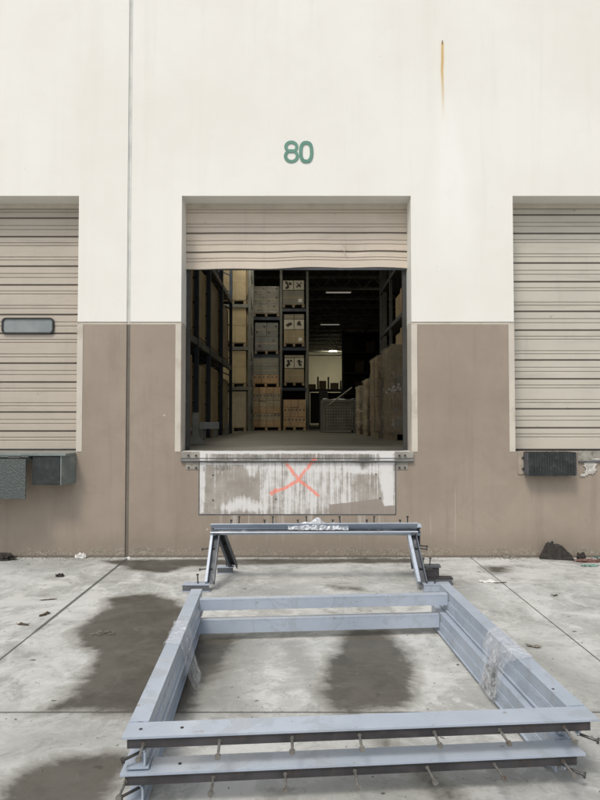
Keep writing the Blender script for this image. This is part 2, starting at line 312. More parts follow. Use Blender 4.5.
# ------------------------------------------------------------------ mesh helpers
class MB:
    def __init__(s): s.b = bmesh.new(); s.mats = []
    def mi(s, m):
        if m not in s.mats: s.mats.append(m)
        return s.mats.index(m)
    def box(s, x0, x1, y0, y1, z0, z1, m=None, bev=0.0, mat4=None):
        r = bmesh.ops.create_cube(s.b, size=1.0)
        vs = r['verts']
        for v in vs: v.co = Vector((x0 + (v.co.x + .5) * (x1 - x0), y0 + (v.co.y + .5) * (y1 - y0), z0 + (v.co.z + .5) * (z1 - z0)))
        if mat4: 
            for v in vs: v.co = mat4 @ v.co
        fs = list({f for v in vs for f in v.link_faces})
        if m is not None:
            k = s.mi(m)
            for f in fs: f.material_index = k
        if bev:
            es = list({e for v in vs for e in v.link_edges})
            r = bmesh.ops.bevel(s.b, geom=es, offset=bev, segments=2, affect='EDGES', profile=.7)
            if m is not None:
                for f in r['faces']: f.material_index = s.mi(m)
        return s
    def bar(s, p0, p1, w, h, up=(0, 0, 1), m=None, off=(0, 0), bev=0.0):   # box along p0->p1, w across, h along 'up'
        p0, p1 = Vector(p0), Vector(p1); d = (p1 - p0); L = d.length; d.normalize()
        up = Vector(up); side = d.cross(up).normalized(); up = side.cross(d).normalized()
        mt = Matrix((( side.x, d.x, up.x, p0.x), (side.y, d.y, up.y, p0.y), (side.z, d.z, up.z, p0.z), (0, 0, 0, 1)))
        return s.box(off[0] - w / 2, off[0] + w / 2, 0, L, off[1] - h / 2, off[1] + h / 2, m, bev, mt)
    def tube(s, p0, p1, r, n=10, m=None, r2=None):
        p0, p1 = Vector(p0), Vector(p1); d = p1 - p0
        q = Vector((0, 0, 1)).rotation_difference(d.normalized()).to_matrix().to_4x4()
        r_ = bmesh.ops.create_cone(s.b, cap_ends=True, segments=n, radius1=r, radius2=r if r2 is None else r2, depth=d.length,
                                   matrix=Matrix.Translation((p0 + p1) / 2) @ q)
        if m is not None:
            k = s.mi(m)
            for f in {f for v in r_['verts'] for f in v.link_faces}: f.material_index = k
        return s
    def prism(s, pts, fn, t0, t1, m=None):      # pts 2D polygon, fn(a,b,t)->xyz
        A = [s.b.verts.new(fn(a, b, t0)) for a, b in pts]; B = [s.b.verts.new(fn(a, b, t1)) for a, b in pts]
        fs = [s.b.faces.new(A), s.b.faces.new(B[::-1])]
        n = len(pts)
        for i in range(n): fs.append(s.b.faces.new((A[i], B[i], B[(i + 1) % n], A[(i + 1) % n])))
        if m is not None:
            for f in fs: f.material_index = s.mi(m)
        return s
    def ring(s, outer, inner, fn, t0, t1, m=None):
        n = len(outer)
        o0 = [s.b.verts.new(fn(*p, t0)) for p in outer]; o1 = [s.b.verts.new(fn(*p, t1)) for p in outer]
        i0 = [s.b.verts.new(fn(*p, t0)) for p in inner]; i1 = [s.b.verts.new(fn(*p, t1)) for p in inner]
        for i in range(n):
            j = (i + 1) % n
            for q in ((o0[i], o0[j], i0[j], i0[i]), (o1[j], o1[i], i1[i], i1[j]), (o0[j], o0[i], o1[i], o1[j]), (i0[i], i0[j], i1[j], i1[i])):
                f = s.b.faces.new(q)
                if m is not None: f.material_index = s.mi(m)
        return s
    def grid(s, nx, ny, fn, m=None, smooth=False):
        V = [[s.b.verts.new(fn(i / (nx - 1), j / (ny - 1))) for i in range(nx)] for j in range(ny)]
        k = s.mi(m) if m is not None else 0
        for j in range(ny - 1):
            for i in range(nx - 1):
                f = s.b.faces.new((V[j][i], V[j][i + 1], V[j + 1][i + 1], V[j + 1][i])); f.material_index = k; f.smooth = smooth
        return s
    def build(s, name, mat=None, parent=None, fix=True, origin=None):
        if fix: bmesh.ops.recalc_face_normals(s.b, faces=s.b.faces)
        me = bpy.data.meshes.new(name); s.b.to_mesh(me); s.b.free()
        if s.mats:
            for m in s.mats: me.materials.append(m)
        elif mat: me.materials.append(mat)
        o = bpy.data.objects.new(name, me); COL.objects.link(o)
        if parent: o.parent = parent
        return o

def tag(o, label=None, cat=None, group=None, kind=None):
    if label: o['label'] = label
    if cat: o['category'] = cat
    if group: o['group'] = group
    if kind: o['kind'] = kind
    return o
def thing(name, label, cat, loc=(0, 0, 0), group=None, rz=0.0):
    o = bpy.data.objects.new(name, None); COL.objects.link(o); o.location = loc; o.rotation_euler = (0, 0, rz); o.empty_display_size = .1
    return tag(o, label, cat, group)
def copy_tree(o, parent=None):
    c = o.copy(); COL.objects.link(c)
    if parent: c.parent = parent
    for ch in list(o.children): copy_tree(ch, c)
    return c
def set_attr(o, name, arr):
    a = o.data.attributes.new(name, 'FLOAT', 'POINT'); a.data.foreach_set('value', np.asarray(arr, dtype=np.float32))
def poly_sd(P, poly):                           # signed distance, positive inside
    poly = np.array(poly, float); n = len(poly); d = np.full(len(P), 1e9); ins = np.zeros(len(P), bool)
    for i in range(n):
        a, b = poly[i], poly[(i + 1) % n]; e = b - a; w = P - a
        t = np.clip((w @ e) / max(e @ e, 1e-12), 0, 1); d = np.minimum(d, np.hypot(*(w - t[:, None] * e).T))
        c = ((a[1] <= P[:, 1]) != (b[1] <= P[:, 1]))
        with np.errstate(divide='ignore', invalid='ignore'):
            xi = a[0] + (P[:, 1] - a[1]) * (b[0] - a[0]) / (b[1] - a[1])
        ins ^= c & (P[:, 0] < xi)
    return np.where(ins, d, -d)
def line_d(P, pts):
    d = np.full(len(P), 1e9)
    for a, b in zip(pts[:-1], pts[1:]):
        a, b = np.array(a, float), np.array(b, float); e = b - a; w = P - a
        t = np.clip((w @ e) / (e @ e), 0, 1); d = np.minimum(d, np.hypot(*(w - t[:, None] * e).T))
    return d
def sm(v, lo, hi): t = np.clip((v - lo) / (hi - lo), 0, 1); return t * t * (3 - 2 * t)

# ------------------------------------------------------------------ ground
xs = np.concatenate([[-150, -60, -25, -12, -8], np.arange(-6, 6.01, .05), [8, 12, 25, 60, 150]])
ys = np.concatenate([[-200, -80, -30, -14, -9, -7.5], np.arange(-6.2, .1, .04), [.5]])
VX, VY = np.meshgrid(xs, ys); nX, nY = len(xs), len(ys)
verts = np.stack([VX.ravel(), VY.ravel(), np.zeros(VX.size)], 1)
faces = [(j * nX + i, j * nX + i + 1, (j + 1) * nX + i + 1, (j + 1) * nX + i) for j in range(nY - 1) for i in range(nX - 1)]
me = bpy.data.meshes.new('ground'); me.from_pydata(verts.tolist(), [], faces); me.materials.append(M['concrete'])
ground = bpy.data.objects.new('ground', me); COL.objects.link(ground); tag(ground, kind='structure')
P2 = verts[:, :2]
def gp(pl): return [tuple(at_z(x, y).xy) for x, y in pl]
damp = np.zeros(len(P2)); soft = np.zeros(len(P2))
for pl, w, amt in (
    ([(106, 598), (148, 594), (178, 600), (205, 636), (238, 636), (234, 652), (214, 676), (196, 700), (186, 713), (38, 713), (62, 697), (94, 662), (72, 633), (84, 622), (104, 609)], .16, 1),
    ([(50, 757), (122, 750), (142, 762), (128, 780), (104, 812), (-10, 815), (5, 785), (24, 770)], .14, 1),
    ([(346, 628), (386, 630), (412, 652), (416, 668), (411, 690), (407, 712), (335, 712), (318, 692), (322, 668), (338, 648)], .15, 1),
    ([(178, 700), (205, 703), (200, 708), (176, 709)], .05, .8),
    ([(100, 560), (180, 559), (420, 558), (420, 563), (300, 564), (190, 567), (165, 573), (130, 570)], .10, .85),
    ([(478, 566), (512, 566), (510, 573), (490, 574)], .10, .75),
    ([(322, 585), (362, 586), (370, 592), (335, 590)], .07, .75),
    ([(318, 690), (345, 688), (390, 735), (480, 805), (440, 805), (372, 745), (340, 722)], .10, .74)):
    d = poly_sd(P2, gp(pl)); damp = np.maximum(damp, amt * sm(d, -w, w))
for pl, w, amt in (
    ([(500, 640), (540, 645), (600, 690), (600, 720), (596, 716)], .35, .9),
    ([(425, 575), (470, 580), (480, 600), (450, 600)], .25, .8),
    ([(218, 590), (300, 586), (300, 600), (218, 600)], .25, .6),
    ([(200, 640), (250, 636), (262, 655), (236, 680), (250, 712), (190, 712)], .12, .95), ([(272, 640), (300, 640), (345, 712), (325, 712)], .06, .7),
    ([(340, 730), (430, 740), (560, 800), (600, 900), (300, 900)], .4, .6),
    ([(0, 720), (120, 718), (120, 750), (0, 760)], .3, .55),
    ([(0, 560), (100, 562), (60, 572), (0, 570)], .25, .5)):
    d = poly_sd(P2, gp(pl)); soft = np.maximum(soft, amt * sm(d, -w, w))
set_attr(ground, 'damp', damp); set_attr(ground, 'soft', soft)

# ------------------------------------------------------------------ warehouse building
ZD, ZT = 1.16, 4.02                     # dock floor, top of the door openings
OPEN = [(-5.05, -2.474), (-1.322, 1.240), (2.380, 4.95)]
JX = -1.908
bld = thing('warehouse_building', 'cream and taupe warehouse with three dock doors, the middle one half open', 'building')
TH = .34
def wall_cells(mb, x0, x1, z0, z1, y0=0.0):
    mb.box(x0, x1, y0, TH, z0, z1)
piers = [(-42, OPEN[0][0]), (OPEN[0][1], JX - .021), (JX + .021, OPEN[1][0]), (OPEN[1][1], OPEN[2][0]), (OPEN[2][1], 42)]
wallfn = lambda p, q, t: (p, t, q)
(a0, b0), (a1, b1), (a2, b2) = OPEN
MB().prism([(-42, 2.605), (a0, 2.605), (a0, ZT), (b0, ZT), (b0, 2.605), (JX - .021, 2.605), (JX - .021, 9.2), (-42, 9.2)], wallfn, 0, TH).build('upper_wall', M['cream'], bld)
MB().prism([(JX + .021, 2.605), (a1, 2.605), (a1, ZT), (b1, ZT), (b1, 2.605), (a2, 2.605), (a2, ZT), (b2, ZT), (b2, 2.605), (42, 2.605), (42, 9.2), (JX + .021, 9.2)], wallfn, 0, TH).build('upper_wall', M['cream'], bld)
MB().prism([(-42, -.3), (JX - .021, -.3), (JX - .021, 2.575), (b0, 2.575), (b0, ZD), (a0, ZD), (a0, 2.575), (-42, 2.575)], wallfn, 0, TH).build('lower_wall', M['taupe'], bld)
MB().prism([(JX + .021, -.3), (42, -.3), (42, 2.575), (b2, 2.575), (b2, ZD - .001), (a2, ZD - .001), (a2, 2.575), (b1, 2.575), (b1, ZD - .001), (a1, ZD - .001), (a1, 2.575), (JX + .021, 2.575)], wallfn, 0, TH).build('lower_wall', M['taupe'], bld)
rv = MB()
for a, b in piers: rv.box(a, b, .009, TH - .01, 2.575, 2.605)
rv.box(JX - .021, JX + .021, .013, TH - .01, 2.575, 2.605)
rv.build('reveal_strip', M['trim'], bld)
jt = MB(); jt.box(JX - .021, JX + .021, .012, TH - .01, 2.605, 9.2); 
for s_ in (-1, 1): jt.box(JX + s_ * .014 - .004, JX + s_ * .014 + .004, .006, .0115, 2.605, 9.2)
jt.build('joint_sealant', M['joint'], bld)
MB().box(JX - .021, JX + .021, .014, TH - .01, -.3, 2.575).build('joint_sealant', M['jointlow'], bld)
# cream guard strips either side of each opening, and the painted jamb returns
for a, b in OPEN:
    for x0, x1 in ((a - .062, a), (b, b + .062)):
        if abs(x0) > 4.8: continue
        MB().box(x0, x1, -.004, .02, ZD, 2.573, bev=.002).build('corner_guard', M['trim'], bld)
    for x0, x1 in ((a - .004, a + .003), (b - .003, b + .004)):
        MB().box(x0, x1, .0, .27, ZD + .002, 2.60).build('jamb', M['trim'], bld)
    MB().box(a - .05, b + .05, .26, TH + .05, ZT - .055, ZT + .15).build('door_head', M['trim'], bld)
    for sx, xx in ((-1, a), (1, b)):            # vertical tracks behind the jambs
        MB().box(xx - .012 if sx < 0 else xx - .045, xx + .045 if sx < 0 else xx + .012, .315, .36, ZD + .004, ZT).build('door_track', M['dark'], bld)

# doors: corrugated sections
def grooves(zanchor, z0, z1):
    """zanchor: z of a strong groove that has the tall (.345) band beneath it"""
    out = []; z = zanchor
    while z < z1 + .6: z += .563
    while z > z0 - .6:
        out += [(z, 1), (z - .073, 0), (z - .107, 0), (z - .240, 0), (z - .275, 0), (z - .345, 1), (z - .345 - .087, 0), (z - .345 - .134, 0)]
        z -= .563
    return sorted([g for g in out if z0 + .03 < g[0] < z1 - .02])
def door(x0, x1, z0, z1, anchor, mat, wave=None, nx=50):
    zs = [(z0, 0.0)]
    for gz, k in grooves(anchor, z0, z1):
        w, d = (.012, .013) if k else (.009, .005)
        zs += [(gz - w, 0), (gz - w * .35, d), (gz + w * .35, d), (gz + w, 0)]
    zs.append((z1, 0.0))
    mb = MB(); V = []
    for z, d in zs:
        row = []
        for i in range(nx):
            x = x0 + (x1 - x0) * i / (nx - 1); dz = dy = 0
            if wave: dz, dy = wave(x, z)
            row.append(mb.b.verts.new((x, .27 + d + dy, z + dz)))
        V.append(row)
    for j in range(len(V) - 1):
        for i in range(nx - 1): mb.b.faces.new((V[j][i], V[j][i + 1], V[j + 1][i + 1], V[j + 1][i]))
    bk = [[mb.b.verts.new((x0 + (x1 - x0) * i / (nx - 1), .312, z0 if j == 0 else z1)) for i in range(nx)] for j in (0, 1)]
    if wave:
        for v in bk[0]: 
            dz, dy = wave(v.co.x, z0); v.co.z += dz; v.co.y += dy
    for i in range(nx - 1):
        mb.b.faces.new((bk[0][i + 1], bk[0][i], bk[1][i], bk[1][i + 1])); mb.b.faces.new((V[0][i + 1], V[0][i], bk[0][i], bk[0][i + 1]))
    o = mb.build('door', mat, bld, fix=True)
    gr_ = np.concatenate([np.full(nx, d) for z, d in zs] + [np.zeros(2 * nx)]); set_attr(o, 'groove', gr_); return o
zL = at_y(77, 236.7, .27).z; zC = at_y(300, 233.0, .27).z + .345; zR = at_y(517, 233.5, .27).z
dL = door(OPEN[0][0] - .05, OPEN[0][1] + .05, ZD + .012, ZT + .1, zL, M['doorL'])
def wv(x, z):
    f = max(0, 1 - (z - 3.27) / .55)
    dent = math.exp(-((x - .62) / .10) ** 2 - ((z - 3.46) / .09) ** 2)
    return (.012 * math.sin(x * 2.3 + .4) + .006 * math.sin(x * 7 + 1)) * f, .008 * math.sin(x * 3.1) * f +   .014 * dent - .008 * math.exp(-((x + .5) / .15) ** 2) * f
zb = at_y(300, 268, .27).z
dC = door(OPEN[1][0] - .05, OPEN[1][1] + .05, zb, ZT + .1, zC, M['door'], wv, 90)
dR = door(OPEN[2][0] - .05, OPEN[2][1] + .05, ZD + .012, ZT + .1, zR, M['doorR'])
dL['label'] = 'closed beige ribbed dock door with small window'; dC['label'] = 'raised beige dock door with bent lower sections'; dR['label'] = 'closed grey beige ribbed dock door'
# scratch on the raised door, bottom seals
sc_ = MB()
for p in (((342, 242), (346, 247)), ((346, 247), (344, 252)), ((344, 252), (348, 256))):
    a, b = at_y(*p[0], .262), at_y(*p[1], .262); sc_.bar(a, b, .006, .003, (0, 1, 0))
sc_.build('scratch', M['trim'], dC)
for d_, z_, a, b in ((dL, ZD, *OPEN[0]), (dR, ZD, *OPEN[2])):
    MB().box(a, b, .265, .32, z_ + .001, z_ + .022, bev=.004).build('bottom_seal', M['seal'], d_)
MB().box(OPEN[1][0], OPEN[1][1], .288, .320, zb - .016, zb + .012, bev=.004).build('bottom_seal', M['dkgrey'], dC)
# door window
def rrect(cx, cz, w, h, r, n=7):
    o = []
    for qx, qz, a0 in ((1, 1, 0), (-1, 1, 90), (-1, -1, 180), (1, -1, 270)):
        for k in range(n):
            a = math.radians(a0 + 90 * k / (n - 1)); o.append((cx + qx * (w / 2 - r) + r * math.cos(a), cz + qz * (h / 2 - r) + r * math.sin(a)))
    return o
a, b = at_y(2, 317.8, .26), at_y(54, 334, .26); cx, cz, ww, hh = (a.x + b.x) / 2, (a.z + b.z) / 2, b.x - a.x, a.z - b.z
fn = lambda p, q, t: (p, t, q)
MB().ring(rrect(cx, cz, ww, hh, .05), rrect(cx, cz, ww - .036, hh - .036, .035), fn, .245, .29).build('window_frame', M['seal'], dL)
MB().prism(rrect(cx, cz, ww - .034, hh - .034, .036), fn, .258, .288).build('window_pane', M['glass'], dL)

# painted number 80
def px_w(x, y): p = at_y(x, y, 0); return (p.x, p.z)
def ell(cx, cy, rx, ry, n=48, e=2.0):
    o = []
    for k in range(n):
        a = 2 * PI * k / n; c, s_ = math.cos(a), math.sin(a)
        o.append(px_w(cx + rx * math.copysign(abs(c) ** (2 / e), c), cy - ry * math.copysign(abs(s_) ** (2 / e), s_)))
    return o
nb = MB()
nb.ring(ell(291.3, 146.9, 7.0, 6.1), ell(291.4, 147.1, 3.9, 3.3), fn, -.008, .002)
nb.ring(ell(291.4, 156.3, 7.5, 6.9), ell(291.5, 156.2, 4.3, 3.9), fn, -.0065, .002)
nb.ring(ell(306.2, 152.2, 7.2, 11.1, e=2.5), ell(306.2, 152.2, 3.7, 7.6, e=2.6), fn, -.008, .002)
nb.build('dock_number', M['number'], bld)

# stained concrete patch on the dock face with its saw-cut outline
def face_grid(name, x0, x1, z0, z1, yf, step, mat):
    nx, nz = int((x1 - x0) / step) + 2, int((z1 - z0) / step) + 2
    mb = MB(); mb.grid(nx, nz, lambda u, v: (x0 + u * (x1 - x0), yf, z0 + v * (z1 - z0)), fix_m(mat)); 
    o = mb.build(name, None, bld, fix=False)
    co = np.empty(len(o.data.vertices) * 3); o.data.vertices.foreach_get('co', co); co = co.reshape(-1, 3)[:, [0, 2]]
    wx = lambda pl: [px_w(*p) for p in pl]
    white = np.full(len(co), .42)
    def addm(arr, pl, w, amt, mode='max'):
        k = sm(poly_sd(co, wx(pl)), -w, w)
        return np.maximum(arr, amt * k) if mode == 'max' else arr * (1 - k) + amt * k
    white = addm(white, [(205, 470), (262, 470), (262, 502), (205, 502)], .10, .27, 'set')
    white = addm(white, [(262, 462), (350, 462), (350, 512), (262, 512)], .10, .64, 'set')
    white = addm(white, [(218, 506), (238, 494), (262, 500), (272, 513), (218, 513)], .10, .85)
    white = addm(white, [(199, 452), (207, 452), (205, 514), (199, 514)], .03, .85)
    white = addm(white, [(376, 448), (395, 448), (394, 507), (384, 507), (378, 480)], .05, .88)
    white = addm(white, [(240, 462), (262, 462), (255, 478), (246, 476)], .05, .7)
    white = addm(white, [(330, 462), (352, 462), (348, 485), (332, 480)], .06, .62)
    white = addm(white, [(199, 447), (395, 447), (395, 454), (199, 454)], .02, .98); white = addm(white, [(262, 463), (385, 463), (385, 476), (262, 474)], .05, .74)
    white = addm(white, [(205, 463), (395, 463), (395, 465), (205, 465)], .01, .8)
    edge_out = sm(co[:, 0], px_w(199, 455)[0] - .03, px_w(202, 455)[0]) * sm(-co[:, 0], -px_w(397, 455)[0] - .02, -px_w(393, 455)[0]); white *= edge_out
    dark = np.zeros(len(co))
    for pl, w, amt in (([(352, 452), (373, 452), (371, 474), (358, 472)], .06, .62), ([(200, 464), (235, 464), (235, 472), (200, 474)], .04, .55),
                       ([(215, 453), (375, 453), (375, 461), (215, 461)], .02, .58), ([(258, 466), (272, 466), (266, 484), (262, 480)], .04, .5),
                       ([(391, 462), (414, 462), (405, 474), (391, 472)], .03, .6)):
        dark = addm(dark, pl, w, amt)
    taupe = np.maximum(sm(poly_sd(co, wx([(329, 515), (329, 504.5), (352, 502), (380, 498.5), (384, 506), (397, 505), (397, 515)])), -.008, .008),
                       1 - edge_out if name == 'x' else 0)
    red = np.maximum(sm(-line_d(co, wx([(287, 464.5), (299, 480), (318, 495)])), -.040, -.002), sm(-line_d(co, wx([(314.5, 459), (297, 481), (285, 488), (271, 493)])), -.042, -.002))
    red = np.maximum(red, sm(-line_d(co, wx([(276, 490), (272, 493.5)])), -.040, -.01))
    for nme, arr in (('white', white), ('dark', dark), ('taupe', taupe), ('red', red)): set_attr(o, nme, arr)
    return o
def fix_m(m): return m
pa, pb = px_w(199.5, 514), px_w(395, 462.5)
face_grid('dock_face_patch', pa[0], pb[0], pa[1], 1.045, -.005, .008, M['patch'])
so_ = MB(); zb0, zt0 = pa[1], 1.045
so_.box(pa[0] - .010, pb[0] + .010, -.004, .004, zb0 - .010, zb0); so_.box(pa[0] - .010, pa[0], -.004, .004, zb0, ZD - .004); so_.box(pb[0], pb[0] + .010, -.004, .004, zb0, ZD - .02)
so_.build('saw_cut', M['dkgrey'], bld)
# steel dock nosing: angle over the slab edge, grooved
na, nb_ = px_w(181, 455)[0], px_w(413.5, 455)[0]
MB().box(na, nb_, -.020, .0, 1.052, ZD + .002, bev=.003).build('dock_nosing', M['nose'], bld)
face_grid('nosing_face', pa[0] + .002, pb[0] - .002, 1.052, ZD + .003, -.0225, .008, M['patch'])
MB().box(na, nb_, -.032, -.0235, 1.052, 1.064, bev=.002).box(na, nb_, -.026, -.0235, 1.085, 1.093).build('nosing_rib', M['dkgrey'], bld)
MB().box(na + .01, nb_ - .01, -.012, .0, .985, 1.030, bev=.002).build('lower_angle', M['nose'], bld) if False else None
for sx, (xa, xb) in ((-1, (181, 199)), (1, (396.5, 413.5))):
    a, b = px_w(xa + (5 if sx < 0 else 0), 470)[0], px_w(xb - (0 if sx < 0 else 6), 470)[0]
    MB().box(a, b, -.007, .0, .965, 1.045, bev=.003).build('anchor_plate', M['nose'], bld)
    for bx in (a + .03, b - .03):
        for bz in (.985, 1.12): MB().tube((bx, -.034 if bz > 1.1 else -.016, bz), (bx, .0, bz), .012, 8).build('bolt', M['studk'], bld)
for bx, bz in (((213, 475)), ((213, 500)), ((276, 499)), ((380, 498)), ((376, 474)), ((239, 455))):
    x_, z_ = px_w(bx, bz); MB().tube((x_, -.012, z_), (x_, .0, z_), .008, 8).build('anchor_hole', M['black'], bld)
MB().box(-1.3, 1.22, .0, .30, ZD + .0, ZD + .006).build('sill_plate', M['floor'], bld)

# interior shell
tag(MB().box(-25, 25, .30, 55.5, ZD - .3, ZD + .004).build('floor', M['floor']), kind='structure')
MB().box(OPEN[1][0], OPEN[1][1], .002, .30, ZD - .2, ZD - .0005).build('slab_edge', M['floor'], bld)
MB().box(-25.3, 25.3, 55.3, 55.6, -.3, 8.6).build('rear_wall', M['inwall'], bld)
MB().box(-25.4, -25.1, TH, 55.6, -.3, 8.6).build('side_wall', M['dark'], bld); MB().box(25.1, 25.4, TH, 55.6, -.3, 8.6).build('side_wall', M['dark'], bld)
MB().box(-42, 42, TH, 55.6, 8.6, 8.8).build('roof', M['roof'], bld)
for i in range(16):                              # open-web joists
    y_ = 16 + i * 2.5; jm = MB(); jm.bar((-14, y_, 8.35), (14, y_, 8.35), .10, .07); jm.bar((-14, y_, 7.75), (14, y_, 7.75), .10, .07)
    for k in range(28): jm.bar((-14 + k, y_, 7.75), (-13.5 + k, y_, 8.35), .03, .03, (0, 1, 0)); jm.bar((-13.5 + k, y_, 8.35), (-13 + k, y_, 7.75), .03, .03, (0, 1, 0))
    jm.build('roof_joist', M['joist'], bld)
for x_, y0_ in ((at_y(384.5, 300, 17).x, 17), (8.5, 30), (at_y(350, 350, 42).x + 1.2, 42)):
    MB().box(x_ - .08, x_ + .08, y0_ - .08, y0_ + .08, ZD, 8.5, bev=.01).build('column', M['rackgrey'], bld)

# ceiling lamps
def lamp(lx, ly, lz, L, mat, label, along='x', extra=0.0, group='warehouse ceiling lamps'):
    t = thing('ceiling_lamp', label, 'lamp', (lx, ly, lz), group, 0 if along == 'x' else PI / 2)
    MB().box(-L / 2 - .03, L / 2 + .03, -.09, .09, .045, .10, bev=.01).build('housing', M['galv'], t)
    MB().tube((-L / 2, -.045, .02), (L / 2, -.045, .02), .022, 8).tube((-L / 2, .045, .02), (L / 2, .045, .02), .022, 8).build('tube', mat, t)
    for hx in (-L / 2 + .1, L / 2 - .1): MB().tube((hx, 0, .1), (hx, 0, 8.55 - lz), .006, 5).build('hanger', M['joist'], t)
    if extra:
        d = bpy.data.lights.new('lamp_light', 'AREA'); d.shape = 'RECTANGLE'; d.size = L; d.size_y = .3; d.energy = extra; d.color = (1, .91, .74)
        o = bpy.data.objects.new('lamp_light', d); COL.objects.link(o); o.parent = t; o.location = (0, 0, -.03)
    return t
for px_, py_, dep, L, mt, lb, ex in ((338.5, 293, 30, 1.15, M['lampdim'], 'dim tube lamp near the top of the open doorway', 0), (330, 325, 40, 1.15, M['lampdim'], 'dim tube lamp below and behind the upper one', 0),
                                 (333, 351.5, 57.0, .7, M['lamp'], 'small brightly lit lamp in front of the pale rear wall', 0)):
    p = at_y(px_, py_, dep - DIST); lt_ = lamp(p.x, p.y, p.z, L, mt, lb, 'x', ex)
wl_ = bpy.data.lights.new('lamp_light', 'AREA'); wl_.shape = 'RECTANGLE'; wl_.size = .7; wl_.size_y = .25; wl_.energy = 95; wl_.color = (1, .93, .70); wl_.spread = math.radians(150)
wo_ = bpy.data.objects.new('lamp_light', wl_); COL.objects.link(wo_); wo_.parent = lt_; wo_.location = (0, 0.05, -.05); wo_.rotation_euler = (math.radians(38), 0, 0)
for lx, ly, ex in ((-2.2, 8.5, 150), (2.6, 3.5, 45), (-1.0, 13.5, 75), (4.5, 22, 45)):  # unseen lamps added to brighten the dark interior
    lamp(lx, ly, 7.6, 1.15, M['lampfill'], 'added unseen tube lamp high above the aisle, brightening the goods below', 'y', ex, 'added unseen lamps above the aisle')

# ------------------------------------------------------------------ racking and loads
def pallet_mb(w, d, z0=0.0, mb=None):
    mb = mb or MB()
    for i in range(6): 
        c = -d / 2 + .05 + i * (d - .1) / 5; mb.box(-w / 2, w / 2, c - .045, c + .045, z0 + .105, z0 + .125)
    for i in range(3):
        c = -w / 2 + .05 + i * (w - .1) / 2; mb.box(c - .045, c + .045, -d / 2, d / 2, z0 + .018, z0 + .104)
        mb.box(c - .05, c + .05, -d / 2, d / 2, z0, z0 + .0175)
    return mb
def rack_frame(t, x, y0, y1, zt, mat, dirn='y'):
    mb = MB()
    for y_ in (y0, y1): mb.box(x - .045, x + .045, y_ - .04, y_ + .04, 0, zt, bev=.006); mb.box(x - .07, x + .07, y_ - .07, y_ + .07, 0, .012)
    z = .2; k = 0
    while z < zt - .5:
        a, b = (y0, y1) if k % 2 == 0 else (y1, y0); mb.bar((x, a, z), (x, b, z + .45), .03, .03, (1, 0, 0)); z += .45; k += 1
    return mb.build('upright', mat, t)
def emblem(mb, x, y, z, r, m):
    for q in range(6 if r > .06 else 1):
        ox, oz = (random.uniform(-.6, .6) * r, random.uniform(-.75, .75) * r) if q else (0, 0); rr0 = r * random.uniform(.22, .5) if r > .06 else r * .8
        n = 11; pts = []
        for k in range(n):
            a = 2 * PI * k / n; rr = rr0 * random.uniform(.6, 1.15); pts.append((x + ox + rr * math.cos(a), z + oz + rr * math.sin(a)))
        mb.prism(pts, lambda p, q_, t: (p, t, q_), y - .004 - .0006 * q, y + .001, m)

DB = 24.0; YB = DB - DIST                          # back row seen straight on
ppm = FPX / DB
back = thing('pallet_rack', 'tall dark rack straight ahead holding two columns of grey and brown loads', 'rack', (0, YB, ZD))
cols = [at_y(x, 400, YB).x for x in (251.0, 281.0, 307.5)]
MB().box(cols[0] + .06, cols[2] - .06, 1.16, 1.18, .02, 3.0).build('shade_backing', M['dark'], back)  # dark sheet added so the gaps between loads look unlit
for x in cols: rack_frame(back, x, 0, 1.1, 6.2 if x < cols[2] - .1 else 5.9, M['rackgrey'])
def zz(y): return at_y(270, y, YB).z
for (xa, xb), lv in (((cols[0], cols[1]), (318.5, 356)), ((cols[1], cols[2]), (310, 349, 389))):
    for yv in lv:
        z = zz(yv) - ZD
        for y_ in (-.01, 1.11): MB().box(xa + .047, xb - .047, y_ - .03, y_ + .03, z - .06, z + .05).build('beam', M['rackblue'], back)
        MB().box(xa + .05, xb - .05, .025, 1.075, z + .03, z + .048).build('deck', M['dkgrey'], back)
